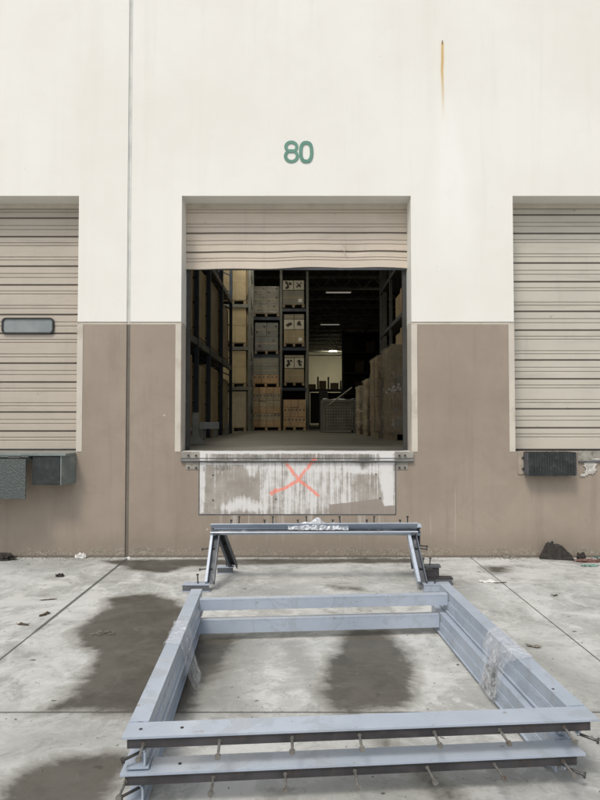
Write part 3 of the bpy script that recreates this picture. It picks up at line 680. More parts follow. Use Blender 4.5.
def load(px0, px1, py0, py1, Y, mats, rows, ncol, label, film=True, group=None, cat='pallet load', marks=None, d=1.05, wood='wood', base=None):
    """a wrapped pallet load whose front face spans these photo pixels at depth Y"""
    a, b = at_y(px0, py1, Y), at_y(px1, py0, Y); w, h = b.x - a.x, b.z - a.z
    z0 = base if base is not None else a.z
    h = b.z - z0
    t = thing('pallet_load', label, cat, ((a.x + b.x) / 2, Y + d / 2, z0), group)
    pallet_mb(w, d).build('pallet', M[wood], t)
    H0 = .128; hh = h - H0; zc = H0
    for r, frac in enumerate(rows):
        rh = hh * frac
        nc = ncol if isinstance(ncol, int) else ncol[r]
        for c in range(nc):
            cw = (w - .02) / nc; x0 = -w / 2 + .01 + c * cw
            j = random.uniform(-.03, .02)
            mk = mats[(r if len(mats) == len(rows) else (r + c)) % len(mats)]
            cb = MB(); cb.box(x0 + .006, x0 + cw - .006, -d / 2 + .02 + j, d / 2 - .02, zc + .002, zc + rh - .006, M[mk], bev=.012)
            yf = -d / 2 + .02 + j
            cb.box(x0 + .03, x0 + cw - .03, yf - .003, yf + .002, zc + rh * .5 - .012, zc + rh * .5 + .012, M['cardlight' if mk != 'cardlight' else 'card'])
            if marks and marks.get(r):
                kind = marks[r]
                if kind == 'band':
                    cb.box(x0 + .012, x0 + cw - .012, yf - .007, yf - .0035, zc + rh * .05, zc + rh * .95, M['white'])
                    emblem(cb, x0 + cw * .5, yf - .0075, zc + rh * .5, min(cw, rh) * .36, M['ink'])
                if kind == 'dots':
                    for q in (.2, .8): emblem(cb, x0 + cw * q, yf - .004, zc + rh * (.3 if q < .5 else .72), .055, M['ink'])
                if kind == 'slots':
                    for q in (.25, .75): cb.box(x0 + cw * q - .03, x0 + cw * q + .03, yf - .005, yf + .001, zc + rh * .62, zc + rh * .80, M['ink'])
                if kind == 'label':
                    cb.box(x0 + cw * .72, x0 + cw * .9, yf - .005, yf + .001, zc + rh * .15, zc + rh * .4, M['paper'])
            cb.build('carton', None, t)
        zc += rh
    if film:
        def shell(u, v):
            a_ = 2 * PI * u; cx_, cy_ = math.cos(a_), math.sin(a_); k = 1 / max(abs(cx_), abs(cy_))
            wv_ = .008 * math.sin(40 * v + 9 * u) + .006 * math.sin(17 * u * 6)
            return (cx_ * k * (w / 2 + .006 + wv_), cy_ * k * (d / 2 + .016 + wv_), H0 + .01 + v * (hh - .02))
        MB().grid(41, 16, shell, smooth=True).build('stretch_film', M['filmd'], t)
    return t
G1 = 'loads on the rack straight ahead'
load(253, 279.5, 286, 316.5, YB, ['cardgrey'], (.34, .33, .33), (1, 2, 2), 'grey film wrapped load, topmost of the left straight ahead column', marks={0: 'dots', 1: 'dots', 2: 'dots'}, group=G1, wood='wood2')
load(254.5, 278.5, 322.5, 354, YB, ['cardpale'], (.5, .5), (1, 2), 'pale blue grey load with dark round marks, second from top of its column', marks={0: 'dots', 1: 'dots'}, group=G1, wood='wood2', film=False)
load(252.5, 279, 357, 386.5, YB - .05, ['cardorange', 'cardgrey', 'cardgrey'], (.32, .34, .34), (3, 1, 1), 'shiny wrapped load with orange cartons at its bottom', marks={0: 'slots'}, group=G1)
load(251.5, 281, 387, 429.5, YB - .45, ['cardorange', 'cardlight', 'cardorange', 'cardlight', 'card', 'cardorange'], (.16, .17, .17, .16, .17, .17), (4, 4, 4, 4, 4, 4), 'tall orange brown wrapped load standing on the floor', marks={1: 'slots', 4: 'slots'}, group=G1, base=ZD + .004)
load(282.5, 304.5, 280, 307.5, YB, ['cardgrey', 'cardgrey'], (.58, .42), (1, 2), 'load with white printed cartons on top, highest beside the dark gap', marks={1: 'band', 0: 'label'}, group=G1, wood='wood2', film=False)
load(283.5, 304.5, 314, 346.5, YB, ['card', 'cardgrey', 'cardgrey'], (.46, .36, .18), (1, 2, 2), 'load with white printed band in the middle, second down beside the dark gap', marks={1: 'band', 0: 'label'}, group=G1, wood='wood2', film=False)
load(284, 304.5, 355, 385.5, YB, ['card', 'cardgrey', 'cardgrey'], (.50, .40, .10), (1, 2, 1), 'load with white printed band under a grey lid, third down', marks={1: 'band'}, group=G1, wood='wood2', film=False)
load(283, 306, 399.5, 429.5, YB - .3, ['cardorange', 'cardorange', 'cardorange'], (.36, .36, .28), (3, 3, 3), 'low load of orange tan cartons on the floor under the empty bay', marks={0: 'slots', 1: 'slots'}, group=G1, base=ZD + .004)

# left column of tall tan crates, one stack a little nearer
YA = 21.5 - DIST
rackA = thing('pallet_rack', 'rack of tall tan cartons left of the straight ahead rack', 'rack', (0, YA, ZD))
ca = [at_y(x, 400, YA).x for x in (214.0, 249.5)]
for x in ca: rack_frame(rackA, x, -.02, 1.15, 6.6, M['rackgrey'])
for yv in (306, 348.5, 388.5):
    z = at_y(230, yv, YA).z - ZD
    for y_ in (-.02, 1.15): MB().box(ca[0] + .047, ca[1] - .047, y_ - .03, y_ + .03, z - .055, z + .055).build('beam', M['rackgrey'], rackA)
    MB().box(ca[0] + .05, ca[1] - .05, .012, 1.11, z + .03, z + .05).build('deck', M['dkgrey'], rackA)
G2 = 'tall tan cartons in the left column'
for (y0, y1, lb, base) in ((262, 304, 'tall tan carton, topmost of the left column under the raised door', None), (307.5, 346.5, 'tall tan carton with torn lighter strips, second from the top of the left column', None),
                           (350, 387, 'tall orange tan carton, third from the top of the left column', None), (391, 431, 'tan carton under wrinkled film, on the floor at the foot of the left column', ZD + .004)):
    load(219, 246.5, y0, y1, YA, ['cardlight' if y0 > 300 and y0 < 380 else 'card'], (1.0,), 1, lb, film=(y0 > 380), group=G2, base=base, marks=None, wood='wood2')

# left rack running away from the dock door
lr = thing('pallet_rack', 'blue and grey rack running away along the left jamb', 'rack', (-1.86, 2.9, ZD))
ys_ = [0, 1.55, 3.1, 5.2, 7.3]
for y_ in ys_:
    mb = MB()
    for x in (0, -1.0): mb.box(x - .04, x + .04, y_ - .045, y_ + .045, 0, 6.5, bev=.006)
    z = .2
    while z < 6: mb.bar((0, y_, z), (-1.0, y_, z + .45), .03, .03, (0, 1, 0)); z += .45
    mb.build('upright', M['rackblue'], lr)
for z in (1.75, 3.55):
    for i in range(4):
        for xb_ in (0, -1.0): MB().box(xb_ - .03, xb_ + .03, ys_[i] + .047, ys_[i + 1] - .047, z - .06, z + .06).build('beam', M['rackgrey'], lr)
        MB().box(-.96, -.035, ys_[i] + .05, ys_[i + 1] - .05, z + .03, z + .055).build('deck', M['dkgrey'], lr)
k = 0
words = ('first', 'second', 'third', 'fourth')
for lvl, (z0, h) in enumerate(((.006, 1.50), (1.81, 1.55))):
    for i in range(4):
        L = ys_[i + 1] - ys_[i] - .26
        t = thing('pallet_load', '%s brown carton from the dock on the %s of the left jamb rack' % (words[i], ('floor level', 'upper shelf')[lvl]), 'pallet load', (-1.86 - .5, 2.9 + (ys_[i] + ys_[i + 1]) / 2, ZD + z0), 'cartons in the rack along the left jamb')
        mb = pallet_mb(.92, L); mb.build('pallet', M['wood2'], t)
        cb = MB(); m_ = M[('cardolive', 'card', 'cardlight', 'card')[(i + lvl) % 4]]
        cb.box(-.45, .45, -L / 2 + .02, L / 2 - .02, .13, h - .1 * (i % 2), m_, bev=.015); cb.box(.449, .453, -.03, .03, .15, h - .15, M['cardlight']); cb.build('carton', None, t)
# end-of-rack post guard near the door
pg = thing('rack_guard', 'pale steel post guard with triangular foot at the left door jamb', 'rack guard', (-1.53, 2.35, ZD + .004))
MB().box(-.045, .045, -.04, .04, .0, .46, bev=.006).build('post', M['guard'], pg)
MB().prism([(-.16, 0), (.16, 0), (.045, .13), (-.045, .13)], lambda p, q, t: (p, t, q), -.075, -.055).build('foot', M['guard'], pg)
MB().box(.05, .34, -.03, .03, .22, .32, bev=.006).build('rail', M['galv'], pg)
MB().box(-.50, -.047, -.03, .03, .19, .25, bev=.006).build('rail', M['galv'], pg)
# wire stub guards further along
for i, (gx, gy, lb) in enumerate(((-1.72, 4.3, 'low steel guard at the foot of the nearer blue upright'), (-1.72, 6.0, 'low steel guard at the foot of the second blue upright'), (-1.72, 8.1, 'low steel guard farthest along the left rack'))):
    t = thing('rack_guard', lb, 'rack guard', (gx, gy, ZD + .004), 'low guards along the left rack')
    MB().box(-.03, .03, -.2, .2, .18, .30, bev=.006).build('rail', M['galv'], t)
    for s_ in (-.17, .17): MB().box(-.028, .028, s_ - .025, s_ + .025, 0, .178).build('post', M['galv'], t)

# right hand stacks of big brown cartons
def bigload(x, y, w, d, hs, label, mats=('cardolive', 'card'), film=True, plume=False, seg=2):
    t = thing('pallet_load', label, 'pallet load', (x + w / 2, y + d / 2, ZD + .004), 'big brown cartons stacked on the right')
    pallet_mb(w, d).build('pallet', M['wood2'], t)
    z = .128
    for r, h in enumerate(hs):
        for c in range(seg):
            cb = MB(); y0 = -d / 2 + c * d / seg; o = random.uniform(-.02, .015)
            cb.box(-w / 2 + .015 + o, w / 2 - .015, y0 + .008, y0 + d / seg - .008, z + .003, z + h - .004, M[mats[(r + c) % len(mats)]], bev=.014)
            cb.box(-w / 2 + .010 + o, -w / 2 + .016 + o, y0 + .05, y0 + d / seg - .05, z + h * .5 - .02, z + h * .5 + .02, M['cardlight'])
            if c == 0:
                cb.box(-w / 2 + .06, -w / 2 + .2, -d / 2 + .004, -d / 2 + .009, z + .1, z + .24, M['cardgrey'])
                cb.box(.0, .05, -d / 2 + .004, -d / 2 + .009, z + .02, z + h - .02, M['cardlight'])
            cb.build('carton', None, t)
        z += h
    if film:
        def shell(u, v):
            a_ = 2 * PI * u; cx_, cy_ = math.cos(a_), math.sin(a_); k = 1 / max(abs(cx_), abs(cy_))
            wv_ = .012 * math.sin(23 * v + 9 * u) + .007 * math.sin(60 * u) + .007 * math.sin(70 * v + 30 * u + 3 * math.sin(9 * v)) + .006 * math.sin(140 * u + 17 * v)
            return (cx_ * k * (w / 2 + .014 + wv_), cy_ * k * (d / 2 + .014 + wv_), .1 + v * (z - .1))
        MB().grid(97, 36, shell, smooth=True).build('stretch_film', M['filmr'], t)
    if plume:
        random.seed(3)
        V = [(random.gauss(-w / 2 + .16, .13), -d / 2 - .03 + random.uniform(-.06, 0), z * .53 + random.gauss(0, .05)) for _ in range(60)]
        pm = MB()
        for i in range(0, 58):
            a_ = [pm.b.verts.new(Vector(V[i]) + Vector((random.uniform(-.05, .05), random.uniform(-.02, .02), random.uniform(-.04, .04)))) for _ in range(3)]
            pm.b.faces.new(a_)
        pm.build('film_knot', M['filmw'], t)
    return t
bigload(1.60, 4.15, 1.15, 1.2, (.74, .82), 'big wrapped brown carton stack nearest the right door jamb', plume=True, seg=1)
bigload(1.52, 5.5, 1.1, 1.3, (.70, .80), 'wrapped olive brown carton stack behind the nearest right stack', ('cardolive', 'cardolive'))
bigload(1.50, 7.3, 1.0, 1.0, (.60, .56), 'lower brown carton stack third from the right door jamb', ('card', 'cardolive'), seg=1)
bigload(1.50, 9.2, 1.0, 1.0, (.55, .55), 'low brown carton stack farthest back on the right', ('cardolive', 'card'), seg=1)
# extra dim racking on the right with a pale load up high
rr = thing('pallet_rack', 'dim rack behind the big brown cartons on the right', 'rack', (2.95, 8.6, ZD))
for y_ in (0, 2.6, 5.2, 7.8):
    mb = MB()
    for x in (0, 1.1): mb.box(x - .045, x + .045, y_ - .045, y_ + .045, 0, 6)
    mb.build('upright', M['dkgrey'], rr)
for z in (1.8, 3.4, 5.0):
    for i, y_ in enumerate((0, 2.6, 5.2)): MB().box(-.03, .03, y_ + .05, y_ + 2.55, z - .06, z + .06).build('beam', M['dkgrey'], rr)
    MB().box(.04, 1.05, .06, 7.7, z + .02, z + .05).build('deck', M['dkgrey'], rr)
for k_, (yy_, z0_, h_, lb) in enumerate(((9.0, 1.86, 1.2, 'brown carton load on the low shelf of the dim right rack'), (9.0, 3.46, 1.1, 'pale grey load high on the dim right rack'), (11.6, 1.86, 1.3, 'brown load deeper on the low shelf of the dim right rack'), (11.6, 3.46, .9, 'brown load deeper on the high shelf of the dim right rack'))):
    t = thing('pallet_load', lb, 'pallet load', (3.52, yy_ + 1.0, ZD + z0_)); pallet_mb(.96, 1.9).build('pallet', M['wood2'], t)
    MB().box(-.46, .46, -.9, -.02, .13, h_, bev=.015).build('carton', M['cardgrey' if k_ == 1 else 'cardolive'], t)
    MB().box(-.46, .46, .02, .9, .13, h_ - .1, bev=.015).build('carton', M['card'], t)

# wire basket crate in the aisle
p0, p1 = at_y(322.5, 433, 18.4 - DIST), at_y(355, 400, 18.4 - DIST)
w_ = p1.x - p0.x; h_ = p1.z - ZD
cr = thing('wire_crate', 'grey mesh sided crate standing in the aisle with a lid of film', 'crate', ((p0.x + p1.x) / 2, p0.y + .5, ZD + .004))
mb = MB()
for sx in (-1, 1):
    for sy in (-1, 1): mb.box(sx * w_ / 2 - .03, sx * w_ / 2 + .03, sy * .48 - .03, sy * .48 + .03, 0, h_)
for z in (.1, h_ - .03): mb.box(-w_ / 2 + .03, w_ / 2 - .03, -.50, -.46, z - .03, z + .03); mb.box(-w_ / 2 + .03, w_ / 2 - .03, .46, .50, z - .03, z + .03)
for z in (.1, h_ - .03):
    for sx in (-1, 1): mb.box(sx * w_ / 2 - .02, sx * w_ / 2 + .02, -.45, .45, z - .03, z + .03)
mb.build('frame', M['rackgrey'], cr)
mb = MB()
for i in range(12): x = -w_ / 2 + .06 + i * (w_ - .12) / 11; mb.box(x - .006, x + .006, -.487, -.475, .12, h_ - .06)
for i in range(9): z = .16 + i * (h_ - .28) / 8; mb.box(-w_ / 2 + .03, w_ / 2 - .03, -.474, -.464, z - .006, z + .006)
mb.build('mesh_panel', M['galv'], cr)
MB().box(-w_ / 2 + .05, w_ / 2 - .05, -.45, .45, .12, h_ - .08, bev=.02).build('liner', M['cardgrey'], cr)
MB().grid(14, 14, lambda u, v: (-w_ / 2 + .02 + u * (w_ - .04), -.47 + v * .94, h_ + .02 + .05 * math.sin(5 * u + 2) * math.sin(7 * v)), smooth=True).build('film_lid', M['filmw'], cr)
tag(MB().tube(at_y(329, 405, 10.6), at_y(352, 387.5, 10.4), .02, 8).build('leaning_pole', M['galv']), 'thin pale pole leaning across the mesh crate', 'pole')

# far dark shelving and bench silhouettes in front of the lit rear wall
def shelf(x0, x1, Y, zt, levels, mat, label, cat='shelving'):
    t = thing('shelving_unit', label, cat, (x0, Y, ZD)); w = x1 - x0
    n = max(1, round(w / 2.4))
    for i in range(n + 1):
        for y_ in (0, .9): MB().box(w * i / n - .05, w * i / n + .05, y_ - .05, y_ + .05, 0, zt).build('upright', mat, t)
    for z in levels: MB().box(.05, w - .05, .0, .9, z - .07, z + .05).build('shelf', mat, t)
    return t
def fx(x, dep): return at_y(x, 400, dep - DIST).x
sh = shelf(fx(343.5, 44), fx(420, 44), 44 - DIST, 6.6, (.8, 2.2, 3.6, 5.0, 6.3), M['dkgrey'], 'dark tall shelving far back on the right of the aisle')
MB().box(.06, fx(420, 44) - fx(343.5, 44) - .06, .96, .99, .1, 6.4).build('shade_backing', M['dark'], sh)  # dark sheet added in place of unlit depth behind the shelves
for i in range(14):
    x = fx(343.5, 44) + .35 + (i % 7) * .74; z = ZD + (.86, 2.26, 3.66, 5.06)[(i // 7) * 2 + (i % 2)]
    t = MB().box(-.3, .3, 0, .7, 0, random.uniform(.7, 1.15), bev=.02).build('carton', M[random.choice(['cardolive', 'dkgrey', 'card'])])
    t.location = (x, 44 - DIST + .12, z); tag(t, 'dim carton on the far dark shelving behind the right stacks', 'carton', 'cartons on the far dark shelving')
bn = thing('work_bench', 'dark bench with posts before the lit yellow wall', 'bench', (fx(307, 38), 38 - DIST, ZD))
bw = fx(345, 38) - fx(307, 38)
zb_ = at_y(320, 389, 38 - DIST).z - ZD
MB().box(0, bw, 0, 1.2, zb_ - .12, zb_).build('bench_top', M['dkgrey'], bn)
for x in (.1, bw * .5, bw - .1):
    for y_ in (.1, 1.1): MB().box(x - .06, x + .06, y_ - .06, y_ + .06, 0, zb_ - .121).build('leg', M['dkgrey'], bn)
MB().box(.2, bw - .2, .5, .55, .2, zb_ - .2).build('shade_backing', M['dark'], bn)  # dark sheet added for the shade below the bench top
for x in (318, 328.5, 341): 
    xx = fx(x, 38) - fx(307, 38); MB().box(xx - .05, xx + .05, .1, .2, zb_, zb_ + (.72 if x < 340 else .5)).build('post', M['galv' if x > 325 else 'cardlight'], bn)
for (xa, xb, h_, mk, lb) in ((319.5, 326.5, .5, 'cardlight', 'tan carton left of the pale post on the far bench'), (331, 339, .38, 'cardlight', 'low tan carton right of the pale post on the far bench'), (308, 316, .3, 'cardolive', 'dark carton at the left end of the far bench')):
    t = MB().box(fx(xa, 38), fx(xb, 38), 38 - DIST + .3, 38 - DIST + .8, ZD + zb_ + .002, ZD + zb_ + h_, bev=.02).build('carton', M[mk]); tag(t, lb, 'carton')
for k_, (xa, xb, ya, yb, lb) in enumerate(((319, 328, 391, 404, 'pale blue drum-like carton under the far bench front'), (330, 338, 407, 424, 'dark carton on the floor below the far bench'))):
    a, b = at_y(xa, yb, 30 - DIST), at_y(xb, ya, 30 - DIST)
    t = MB().box(a.x, b.x, a.y, a.y + .5, ZD + .004, b.z, bev=.02).build('carton', M['cardpale' if k_ == 0 else 'cardolive']); tag(t, 'tall narrow grey carton behind the mesh crate' if k_ == 0 else 'low dark carton behind the mesh crate', 'carton')

# ------------------------------------------------------------------ dock equipment on the outer wall
lv = thing('dock_leveler', 'green grey edge-of-dock leveler with hanging tread plate lip under the left door', 'dock leveler', (0, 0, 0))
xa = at_y(26, 470, -.34).x
mb = MB(); mb.box(-4.9, OPEN[0][1] - .01, -.30, .10, ZD - .03, ZD - .008, bev=.003); mb.box(-4.9, OPEN[0][1] - .01, .10, .25, ZD - .02, ZD + .004)
mb.build('top_plate', M['green'], lv)
a, b = at_y(0, 499, -.34), at_y(26, 459, -.34)
MB().box(-4.3, b.x, -.345, -.330, a.z, b.z, bev=.003).build('lip', M['plate'], lv)
for x in np.arange(b.x - .19, -4.2, -.26): MB().tube((x, -.325, b.z + .012), (x + .13, -.325, b.z + .012), .014, 8).build('hinge', M['black'], lv)
hb = MB(); hb.prism([(0, ZD - .035), (-.30, ZD - .035), (-.33, b.z + .02), (-.28, b.z + .005), (0, b.z - .06)], lambda p, q, t: (t, p, q), -4.3, b.x + .01); hb.build('housing', M['green'], lv)
a, b = at_y(32, 485, -.29), at_y(60, 456.5, -.29)
MB().box(a.x, b.x, -.29, -.001, a.z, b.z, bev=.012).build('bumper_block', M['rubber'], lv)
zt_, zl_ = b.z + .005, a.z - .002; xr = at_y(76, 470, 0).x
MB().prism([(b.x + .002, -.285), (b.x + .014, -.285), (xr, -.03), (xr, -.002), (b.x + .002, -.002)], lambda p, q, t: (p, q, t), zl_, zt_).build('side_bracket', M['green'], lv)
MB().box(a.x - .002, xr, -.27, .0, zt_ + .002, zt_ + .010).build('bumper_cover', M['green'], lv)
for bx, bz in ((72.5, 478), (74, 462)):
    p = at_y(bx, bz, -.05); MB().tube(p + Vector((-.01, -.02, 0)), p + Vector((.0, .02, 0)), .013, 8).build('bolt', M['galv'], lv)

dbp = thing('dock_bumper', 'black laminated rubber dock bumper left below the right door', 'dock bumper', (0, 0, 0))
a, b = at_y(528, 476, -.14), at_y(577, 452, -.14)
mb = MB(); n = 18
for i in range(n):
    x0 = a.x + .012 + (b.x - a.x - .024) * i / n; mb.box(x0, x0 + (b.x - a.x - .024) / n - .0015, -.14 + random.uniform(0, .005), -.012, a.z + random.uniform(-.004, .004), b.z + random.uniform(-.004, .003), bev=.003)
mb.build('rubber_pad', M['rubber'], dbp)
for x0, x1 in ((a.x, a.x + .01), (b.x - .01, b.x)): MB().box(x0, x1, -.132, -.001, a.z + .01, b.z - .005).build('end_angle', M['dkgrey'], dbp)
c0, c1 = at_y(518, 476, 0), at_y(528, 452, 0)
MB().box(c0.x + .0, a.x - .002, -.012, -.001, c0.z + .02, c1.z, bev=.002).build('mounting_plate', M['bracket'], dbp)
for zf in (.12, .24): MB().tube((c0.x + .05, -.024, c0.z + zf - .04), (c0.x + .05, -.001, c0.z + zf - .04), .013, 8).build('bolt', M['studk'], dbp)
rn = thing('dock_edge_angle', 'grey steel dock edge with white splash under the right door', 'dock edge', (0, 0, 0))
x0 = at_y(577, 460, 0).x + .01
MB().box(c0.x - .05, 4.9, -.010, -.001, 1.045, ZD + .012, bev=.002).build('nosing', M['nose'], rn) if False else MB().box(x0, 4.9, -.010, -.001, 1.045, ZD + .012, bev=.002).build('nosing', M['nose'], rn)
MB().box(x0, 4.9, -.022, -.011, 1.045, 1.060, bev=.002).build('rib', M['dkgrey'], rn)
for (cx_, cz_, rx_, rz_, n_) in ((590, 464, .085, .035, 26), (590.5, 470.5, .075, .055, 30), (583, 475, .03, .02, 14), (597, 459, .05, .012, 14)):
    c_ = at_y(cx_, cz_, -.012); pts = []
    for k in range(n_): t_ = 2 * PI * k / n_; r_ = random.uniform(.62, 1.2); pts.append((c_.x + rx_ * r_ * math.cos(t_), c_.z + rz_ * r_ * math.sin(t_)))
    yy_ = -.0122 - .0004 * (n_ % 5); MB().prism(pts, lambda p, q, t: (p, t, q), yy_, -.0105).build('paint_splash', M['splash'], rn)

# ------------------------------------------------------------------ steel pit frames lying on the ground
def stud(p, d, L=.11, r=.0055, hr=.0115, mat=None, parent=None):
    p, d = Vector(p), Vector(d).normalized()
    return MB().tube(p, p + d * L, r, 8).tube(p + d * L, p + d * (L + .010), hr, 10).tube(p, p + d * .005, r * 1.5, 8).build('stud', mat or M['stud'], parent)
def pit_frame(label, loc, rz, Wd, L, Hh, low=0.0, bz=(.005, .07), studs=(), side=True):
    t = thing('pit_frame', label, 'steel frame', loc, 'steel pit frames', rz)
    fw, sw = .122, .078
    # front angle: flat top flange, dark leg turned down at its outer edge
    MB().box(.0, Wd, .0, fw, Hh - .010, Hh, bev=.0015).build('front_flange', M['steel'], t)
    MB().box(.018, Wd - .035, .008, .018, Hh - .048, Hh - .0105).build('front_leg', M['black'], t)
    # side channels, open outwards
    for sx in (0, 1):
        mirr = (lambda x: x) if sx == 0 else (lambda x: Wd - x)
        mb = MB(); bx = lambda a, b, z0, z1, y0=fw + .0005, y1=L: mb.box(min(mirr(a), mirr(b)), max(mirr(a), mirr(b)), y0, y1, z0, z1, bev=.0015)
        bx(0, sw, Hh - .010, Hh)
        mb.build('top_flange', M['steel'], t)
        mb = MB(); y_s = .022
        bx(sw - .010, sw, Hh - .062, Hh - .0105, y_s)
        bx(sw - .004, sw + .006, Hh - .072, Hh - .062, y_s)
        bx(sw + .000, sw + .008, .010, Hh - .072, y_s if sx == 0 else .10)
        mb.build('web', M['steel'], t)
        mb = MB(); bx(.012 if sx == 0 else sw - .01, sw + .020, 0, .0095, y_s if sx == 0 else .16); mb.build('bottom_flange', M['steel'], t)
        y_ = .22
        while y_ < L - .1:
            stud((mirr(sw - .010), y_, Hh * .45), (-1 if sx == 0 else 1, 0, 0), .06, parent=t); y_ += .42
        stud((mirr(.07), .05, Hh * .42), (-.75 if sx == 0 else .75, -.45, -.15), .075, r=.006, hr=.0125, mat=M['studk'], parent=t)
    # rear cross rail
    yr = L - .26
    MB().box(sw + .010, Wd - sw - .010, yr, yr + .06, Hh - bz[0] - .010, Hh - bz[0], bev=.0015).box(sw + .010, Wd - sw - .010, yr, yr + .010, Hh - bz[0] - bz[1], Hh - bz[0] - .0105, bev=.0015).build('rear_rail', M['steel'], t)
    for sx in (0, 1):
        wb = MB(); n_ = 16
        for q in range(n_):
            a_ = .004 + (sw - .008) * q / n_; xx = a_ if sx == 0 else Wd - a_
            wb.tube((xx, fw + .0003, Hh - .001), (xx + (.005 if sx == 0 else -.005), fw + .0003, Hh + random.uniform(.0008, .0018)), random.uniform(.0022, .0034), 6)
        wb.build('weld_bead', M['weld'], t)
    for u in studs:
        stud((u, .008, Hh - .030), (random.uniform(-.06, .06), -1, random.uniform(-.10, -.02)), .098, parent=t)
    mb = MB()
    for u in (.06, .22): mb.tube((u, .06, Hh - .0), (u, .06, Hh + .0025), .007, 8)
    mb.tube((Wd - .06, .3, Hh), (Wd - .06, .3, Hh + .002), .006, 8); mb.build('drilled_hole', M['black'], t)
    for ch in t.children:
        for v in ch.data.vertices: v.co.x += .034 * v.co.y
    return t
RZ = math.radians(4.6)
FL = Vector((-.682, -4.672, 0))
def u_at(x, y, z):                              # photo pixel on the frame's front line -> distance along it
    p = at_z(x, y, z); d = Vector((math.cos(RZ), math.sin(RZ), 0)); return (p - FL).dot(d)
su = [u_at(x, 738, .255) for x in (146, 220, 292, 360, 437, 505, 574)]
sl = [u_at(x, 772, .115) for x in (131, 216, 287, 357, 431, 501, 574)]
frU = pit_frame('blue grey steel frame, upper of the two stacked flat on the ground', (FL.x, FL.y, .155), RZ, 1.905, 2.20, .135, bz=(.008, .075), studs=su)
frL = pit_frame('blue grey steel frame, lower of the two stacked flat on the ground', (FL.x - .008, FL.y + .004, .015), RZ + .004, 1.86, 2.19, .133, bz=(.004, .092), studs=sl)
for i, (u, v) in enumerate(((.05, .25), (1.80, .25), (.09, 1.95), (1.86, 1.95))):
    c, s_ = math.cos(RZ), math.sin(RZ); x, y = FL.x + u * c - v * s_, FL.y + u * s_ + v * c
    o = MB().box(-.04, .04, -.05, .05, 0, .0145, bev=.002).build('packer_block', M['wood2']); o.location = (x, y, 0)
    tag(o, ('timber packer under the front left corner of the stacked frames', 'timber packer under the front right corner of the stacked frames', 'timber packer under the rear left corner of the stacked frames', 'timber packer under the rear right corner of the stacked frames')[i], 'packer', 'packers under the stacked frames')

# plastic film wrapped round the side channels
def loc2w(u, v, z): c, s_ = math.cos(RZ), math.sin(RZ); u += .034 * v; return Vector((FL.x + u * c - v * s_, FL.y + u * s_ + v * c, z))
def film_strip(name, label, path, v0, v1, nv, seed, mat, hem=0.0, slant=0.0):
    random.seed(seed); ph = [random.uniform(0, 6) for _ in range(6)]
    pts = []
    for (a, b) in zip(path[:-1], path[1:]):
        for k in range(9): pts.append((a[0] + (b[0] - a[0]) * k / 9, a[1] + (b[1] - a[1]) * k / 9))
    pts.append(path[-1]); n = len(pts)
    def f(u, v):
        i = min(n - 1, int(round(u * (n - 1)))); a, z = pts[i]
        w = .003 * math.sin(13 * v + ph[0] + 5 * u) + .002 * math.sin(29 * v + ph[1] - 9 * u) + .001 * math.sin(17 * u + ph[2])
        vv = v0 + (v1 - v0) * v + slant * max(0, u - .35) * (1 if v < .5 else -1) + .018 * math.sin(14 * u + ph[3]) * (1 if v in (0, 1) else 0)
        drop = hem * max(0, u - .5) * math.sin(PI * v + .5)
        return loc2w(a + w * .9, vv, z + abs(w) * .8 - drop * .05)
    o = MB().grid(n, nv, f, smooth=True).build(name, mat); o.data.materials[0] = mat
    sol = o.modifiers.new('solid', 'SOLIDIFY'); sol.thickness = .0006
    return tag(o, label, 'plastic film')
film_strip('plastic_film', 'clear crumpled film wrapped round the left side of the stacked frames', [(-.006, .20), (-.006, .297), (.082, .297), (.094, .25), (.104, .15), (.15, .03), (.165, .006)], 1.02, 1.42, 26, 5, M['film'], .5, .14)
film_strip('plastic_film', 'clear film sheet taped over the right side of the stacked frames', [(1.915, .22), (1.913, .297), (1.822, .297), (1.790, .245), (1.765, .15), (1.735, .03)], .66, 1.14, 26, 9, M['film'], .3, .22)

